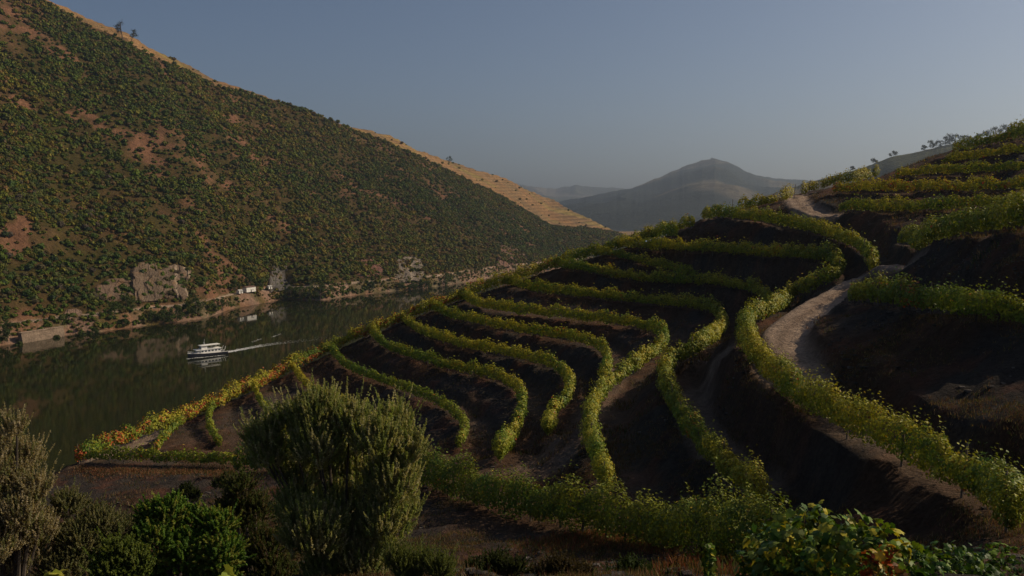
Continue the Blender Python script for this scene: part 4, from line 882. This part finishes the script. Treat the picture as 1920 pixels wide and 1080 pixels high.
VG = [tuple(GREEN), (.10, .16, .022), (.13, .17, .03), tuple(YEL), tuple(DGREEN)]
near_vine([(1440,1050,17),(1520,1030,15.5),(1600,1045,14.5),(1680,1085,14)], 'big lobed vine leaves in the foreground, lit yellow-green, bottom right of centre', VG, 1.25, .8, 1500, .19)
near_vine([(1700,1085,17),(1780,1092,17.5),(1860,1085,18),(1930,1080,18)], 'dark glossy vine foliage in the bottom right corner', [tuple(DGREEN), tuple(GREEN), (.04, .075, .02)], 1.15, .8, 1500, .15)
near_vine([(1330,1062,16),(1360,1055,16)], 'small lone vine tuft left of the big lobed leaves', VG, .7, .35, 170, .15)
near_vine([(1640,1085,13),(1700,1078,13)], 'patch of red and rust vine leaves beside the big lobed leaves', [tuple(REDL), tuple(BRN), tuple(GOLD), tuple(GREEN)], .8, .4, 220, .15)
near_vine([(108,1082,7),(128,1072,7)], 'bright yellow vine leaf tip at the bottom edge, left', [(.36, .34, .05), (.25, .28, .04)], .12, .08, 7, .14)
near_vine([(425,1084,7),(450,1080,7)], 'bright yellow vine leaf tip at the bottom edge under the olive shrub', [(.30, .33, .05), (.2, .25, .04)], .08, .08, 6, .12)

# ------------------------------------------------------------------ dry grass, brush and stones on the banks
def scatter(n, dens_fn, ymin, ymax):
    Y = ymin + (ymax - ymin) * rng.random(n); a = (rng.random(n) * 2 - 1) * .62; X = a * Y; k = rng.random(n) < dens_fn(X, Y); X = X[k]; Y = Y[k]; z = ground(X, Y)
    return np.stack([X, Y, z], -1)
gb = Buf()
def tufts(P, nb, h, cols, wid=.02, spread=.12):
    m = len(P) * nb; i_ = np.repeat(np.arange(len(P)), nb); B = P[i_] + np.stack([rng.normal(size=m) * spread, rng.normal(size=m) * spread, np.zeros(m)], -1)
    d = unit(m) * .5; d[:, 2] = 1; d /= np.linalg.norm(d, axis=1)[:, None]; hh = (h * (.5 + rng.random(m)))[:, None]; sdv = np.cross(d, unit(m)); sdv /= np.linalg.norm(sdv, axis=1)[:, None] + 1e-9
    V = np.stack([B - sdv * wid, B + sdv * wid, B + d * hh + unit(m) * .05], 1).reshape(-1, 3); c = np.array(cols)[rng.integers(len(cols), size=m)] * (.7 + .6 * rng.random(m))[:, None]
    gb.add(V, t=np.arange(3 * m).reshape(-1, 3), col=np.repeat(c, 3, 0))
DR = [(.15, .085, .045), (.14, .06, .035), (.09, .055, .03), (.06, .08, .025), (.24, .17, .09), (.05, .07, .02)]
RD = [(.24, .075, .04), (.18, .06, .032), (.26, .13, .07), (.12, .05, .025), (.08, .10, .03), (.10, .12, .03)]
offrow = lambda X, Y: bil(dall, -150, -25, GS, X, Y) > .3
nroad = lambda X, Y: bil(road, -150, -25, GS, X, Y) < .25
tufts(scatter(90000, lambda X, Y: ss(.38, .66, fbm(X * .25, Y * .25, 90)) * offrow(X, Y) * nroad(X, Y), 12, 62), 8, .15, DR, .012)
tufts(scatter(42000, lambda X, Y: ss(.45, .7, fbm(X * .2, Y * .2, 91)) * offrow(X, Y) * nroad(X, Y), 55, 150), 5, .3, DR, .03, .2)
# reddish brush below the near hedge
Pp = []
for k in range(2600):
    px = 960 + 480 * rng.random(); py = 975 + (px - 990) * .11 + 30 * abs(rng.normal())
    if vn(px * .02, py * .045, 5) + .25 * rng.random() < .48: continue
    dx, dz = ray(px, py); t_ = np.linspace(16, 44, 120); gp = CAMZ + dz * t_ - ground(dx * t_, t_); s_ = np.where(gp < 0)[0]
    if len(s_): Pp.append((float(dx * t_[s_[0]]), float(t_[s_[0]]), 0))
Pp = np.array(Pp); Pp[:, 2] = ground(Pp[:, 0], Pp[:, 1]); tufts(Pp, 16, .20, RD, .014, .26)
tl = row_lines[2]; Pq = tl[rng.integers(len(tl), size=900)].copy(); Pq[:, 1] -= 1.6 + np.abs(rng.normal(size=900)) * 1.3; Pq[:, 2] = ground(Pq[:, 0], Pq[:, 1]); tufts(Pq, 8, .14, [(.24, .09, .045), (.26, .16, .09), (.16, .07, .035), (.07, .07, .025)], .04, .35)
tag(gb.build('dry_grass', M_grass), 'dry straw and rust coloured grass on the terrace banks', 'grass', None, 'stuff')
sb = Buf(); SPs = np.vstack([scatter(90000, lambda X, Y: ss(.5, .75, fbm(X * .2 + 4, Y * .2, 95)) * .8 * nroad(X, Y), 15, 75)]); m = len(SPs)
V8 = np.array([(x, y, z) for z in (-1, 1) for y in (-1, 1) for x in (-1, 1)], float); Qb = np.array([(0, 2, 3, 1), (4, 5, 7, 6), (0, 1, 5, 4), (2, 6, 7, 3), (0, 4, 6, 2), (1, 3, 7, 5)])
sz = (.025 + .11 * rng.random(m) ** 4)[:, None, None]; Vv = V8[None] * (.6 + .6 * rng.random((m, 8, 3))) * sz * np.array([1.3, 1, .45]); Vv = Vv + SPs[:, None]
sb.add(Vv.reshape(-1, 3), q=(Qb[None] + (np.arange(m) * 8)[:, None, None]).reshape(-1, 4), col=np.repeat(np.array([.13, .115, .105])[None] * (.5 + 1.1 * rng.random(m) ** 3)[:, None], 8, 0))
tag(sb.build('stones', M_stone), 'broken schist stones strewn over the terrace banks', 'stones', None, 'stuff')

# ------------------------------------------------------------------ haze
hz = Buf(); hz.box((0, 6200, 447), (18000, 13400, 906)); ho = hz.build('haze', None); ho.data.materials.clear()
hm = bpy.data.materials.new('haze_air'); hm.use_nodes = True; n = hm.node_tree.nodes; l = hm.node_tree.links; n.remove(n['Principled BSDF'])
v = n.new('ShaderNodeVolumePrincipled'); v.inputs['Color'].default_value = (.68, .82, 1.0, 1); v.inputs['Density'].default_value = .000085; v.inputs['Anisotropy'].default_value = .6
l.new(v.outputs[0], n['Material Output'].inputs['Volume']); ho.data.materials.append(hm); tag(ho, kind='stuff')
